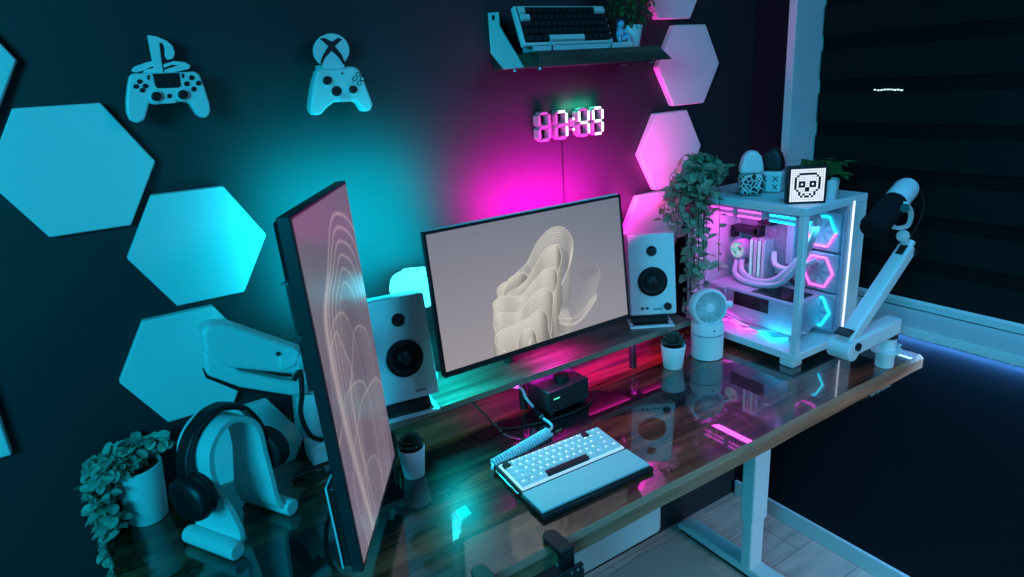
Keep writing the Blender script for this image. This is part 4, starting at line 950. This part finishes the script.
# coiled cable
c0 = Vector((.596, -.385, DZ+.016)); c1 = on(549, 432, 2, DZ+.016)
N_t = 23; path = []
ax = (c1-c0); L_ = ax.length; axn = ax.normalized(); sd_ = axn.cross(Vector((0, 0, 1))).normalized()
for k in range(N_t*14+1):
    t = k/(N_t*14); a = t*N_t*2*PI; path.append(c0+ax*t+sd_*(.0125*math.cos(a))+Vector((0, 0, .0125*math.sin(a))))
cc = thing('coiled_cable', 'silver coiled keyboard cable with a black metal connector, behind the backlit keyboard', 'cable')
MB().tube(path, .0030, 7).build('coil', SILV, cc)
jn = on(543, 418, 2, DZ+.012)
b = MB(); b.tube(catmull([c1+Vector((0, 0, .004)), c1+Vector((.018, .012, 0)), on(551, 424, 2, DZ+.012), jn], 6), .0038, 8); b.build('lead', SILV, cc)
j2 = on(534, 408, 2, DZ+.03)
b = MB(); b.cyl(jn, jn+(j2-jn)*.55, .0085); b.cyl(jn+(j2-jn)*.5, j2, .0075); b.build('connector', BLACKG, cc, bevel=.001)
b = MB(); b.cyl(jn+(j2-jn)*.08, jn+(j2-jn)*.16, .0092); b.build('ring', METAL, cc)
b = MB(); b.tube(catmull([j2, on(526, 398, 1, -.225), on(520, 388, 1, -.19), Vector((.775, -.14, .935)), Vector((.765, -.09, .90))], 8), .0038, 8); b.build('braided_lead', SILV, cc)
b = MB(); b.tube(catmull([c0+Vector((0, 0, .004)), c0+Vector((-.010, -.012, .0)), c0+Vector((-.004, -.006, -.006)), Vector((.600, -.391, DZ+.008))], 6), .0038, 8); b.build('end_lead', SILV, cc)
cable('desk_cable', 'thin dark cable lying below the riser beside the silver cable', [Vector((.68, -.10, .93)), Vector((.69, -.19, .90)), Vector((.72, -.235, DZ+.0055)), Vector((.86, -.280, DZ+.0045)), Vector((.99, -.275, DZ+.0045)), Vector((1.06, -.22, DZ+.0045))], .0024, RUBBER)
cable('wall_cable', 'small tangle of black cable on the desk beside the monitor arm clamp', [Vector((.18, -.10, DZ+.004)), Vector((.21, -.13, DZ+.004)), Vector((.25, -.105, DZ+.006)), Vector((.20, -.085, DZ+.009)), Vector((.17, -.12, DZ+.006)), Vector((.23, -.14, DZ+.004)), Vector((.30, -.10, DZ+.004))], .003, RUBBER)
# strip under the front edge at the right
us = thing('cable_hub', 'black strip with tiny white markings below the right front desk edge', 'hub', (1.80, -.672, DZ-.043))
MB().box((0, 0, -.012), (.16, .04, .024)).build('body', BLACK, us, bevel=.003)
b = MB(); glyph = mat('white_print', (.8, .85, .9), .5)
for k in range(8): x = -.045+k*.014; b.box((x, -.0204, -.016), (.006, .001, .002)); b.box((x-.0025*(1 if k % 2 else -1), -.0204, -.013), (.0018, .001, .008)); b.box((x, -.0204, -.010), (.006, .001, .002))
b.build('marking', glyph, us)
b = MB()
for k in range(5): b.box((-.05+k*.024, -.0204, -.004), (.004, .001, .002))
b.build('indicator', em('small_white_led', (.8, .9, 1), 1.2), us)

# clamp-on tray at the front edge
ct = thing('clamp_tray', 'black tray panel clamped on the desk front edge at the bottom of the view', 'tray')
def clamp(x):
    b = MB(); pts = [(x-.018, -.738), (x-.018, -.680)]+[(x+.018*math.cos(a), -.680+.018*math.sin(a)) for a in [PI-PI*k/10 for k in range(11)]]+[(x+.018, -.738)]
    b.prism([(p[0], p[1], DZ+.001) for p in pts], (0, 0, .013)); b.box((x, -.731, DZ-.045), (.036, .012, .12)); return b.build('clamp', BLACK, ct, bevel=.004, seg=3)
clamp(.558); clamp(.385)
MB().box((.455, -.745, DZ-.085), (.27, .012, .115)).build('panel', BLACK, ct, bevel=.004)
for x in (.556, .572, .585): MB().cyl((x, -.752, DZ-.034), (x, -.7505, DZ-.034), .003).build('screw', METAL, ct)

# ------------------------------------------------------------------ light
def area(name, loc, tgt, sx, sy, pw, col, spread=180):
    l = bpy.data.lights.new(name, 'AREA'); l.spread = math.radians(spread); l.shape = 'RECTANGLE'; l.size = sx; l.size_y = sy; l.energy = pw; l.color = col
    o = bpy.data.objects.new(name, l); C.objects.link(o); o.location = loc; 
    z = (Vector(loc)-Vector(tgt)).normalized(); x = Vector((1, 0, 0)) if abs(z.x) < .8 else Vector((0, 1, 0)); x = (x-z*x.dot(z)).normalized(); y = z.cross(x)
    o.rotation_euler = Matrix((x, y, z)).transposed().to_euler(); return o
def point(name, loc, pw, col, r=.03):
    l = bpy.data.lights.new(name, 'POINT'); l.energy = pw; l.color = col; l.shadow_soft_size = r
    o = bpy.data.objects.new(name, l); C.objects.link(o); o.location = loc; return o
area('room_lamp', (-1.7, -2.1, 2.2), (.8, -.3, 1.1), 1.0, .8, 64, (.004, .60, .93))
area('ceiling_lamp', (1.25, -1.15, 2.64), (1.25, -1.12, .4), .8, .5, 7.2, (.05, .52, 1.), 108)
area('upper_right_fill', (1.7, -2.3, 2.4), (1.6, -.1, 1.6), .5, .4, 4.2, (.20, .45, .95), 120)  # added fill with no fixture, lifts the right hexagons, window jamb and shelf
area('floor_fill', (1.95, -2.4, 1.0), (1.85, -.6, .1), .4, .4, 4.2, (.36, .60, .80), 80)  # added fill light, no lamp stands here; brightens the floor below the desk
area('cyan_backlight', (.48, -.135, 1.41), (.48, .02, 1.43), .42, .40, 6.6, (.0, .63, .80), 146)
area('cyan_backlight_low', (.615, -.14, 1.14), (.59, -.17, .98), .03, .03, 2.4, (.0, .75, .80))
area('magenta_backlight', (1.10, -.170, 1.39), (1.12, .02, 1.45), .42, .12, 8.4, (1., .0, .60), 132)
area('magenta_side_fill', (1.36, -.045, 1.345), (1.62, .01, 1.60), .05, .10, 1.2, (1., .02, .54), 126)  # added light without a fixture, tints the right wall hexagons pink
area('magenta_riser_glow', (.97, -.13, 1.05), (.97, -.15, .98), .12, .02, .45, (1., .0, .6))
area('magenta_under_riser', (1.10, -.185, .956), (1.10, -.02, .90), .62, .006, 1.8, (1., .02, .75))
area('teal_under_riser', (.58, -.185, .956), (.58, -.02, .90), .30, .006, .25, (.0, .8, .65))
area('case_top_magenta', (1.77, -.19, 1.290), (1.77, -.19, 1.0), .03, .20, 0.44000000000000006, (1., .06, .9))
area('case_top_cyan', (1.77, -.41, 1.290), (1.77, -.41, 1.0), .03, .16, 0.44000000000000006, (.03, .55, 1.))
area('case_low_magenta', (1.675, -.19, .934), (1.74, -.19, 1.2), .02, .22, .10, (1., .05, .85))
area('case_low_cyan', (1.675, -.42, .934), (1.74, -.42, 1.2), .02, .14, .10, (.03, .6, 1.))
area('clock_glow', (1.23, -.004, 1.697), (1.23, .03, 1.70), .12, .01, .10, (.05, 1., .55))
area('sill_light', (XR-.012, -.95, .893), (XR+.03, -.95, .75), .008, 1.2, 6., (.10, .45, 1.))

wd_ = bpy.data.worlds.new('world'); scene.world = wd_; wd_.use_nodes = True
wd_.node_tree.nodes['Background'].inputs[0].default_value = (.10, .32, .60, 1); wd_.node_tree.nodes['Background'].inputs[1].default_value = .035
scene.view_settings.view_transform = 'Standard'; scene.view_settings.look = 'None'; scene.view_settings.gamma = 1; scene.view_settings.exposure = 0; scene.view_settings.use_curve_mapping = False
scene.cycles.max_bounces = 8; scene.cycles.transparent_max_bounces = 12; scene.cycles.sample_clamp_indirect = 4.
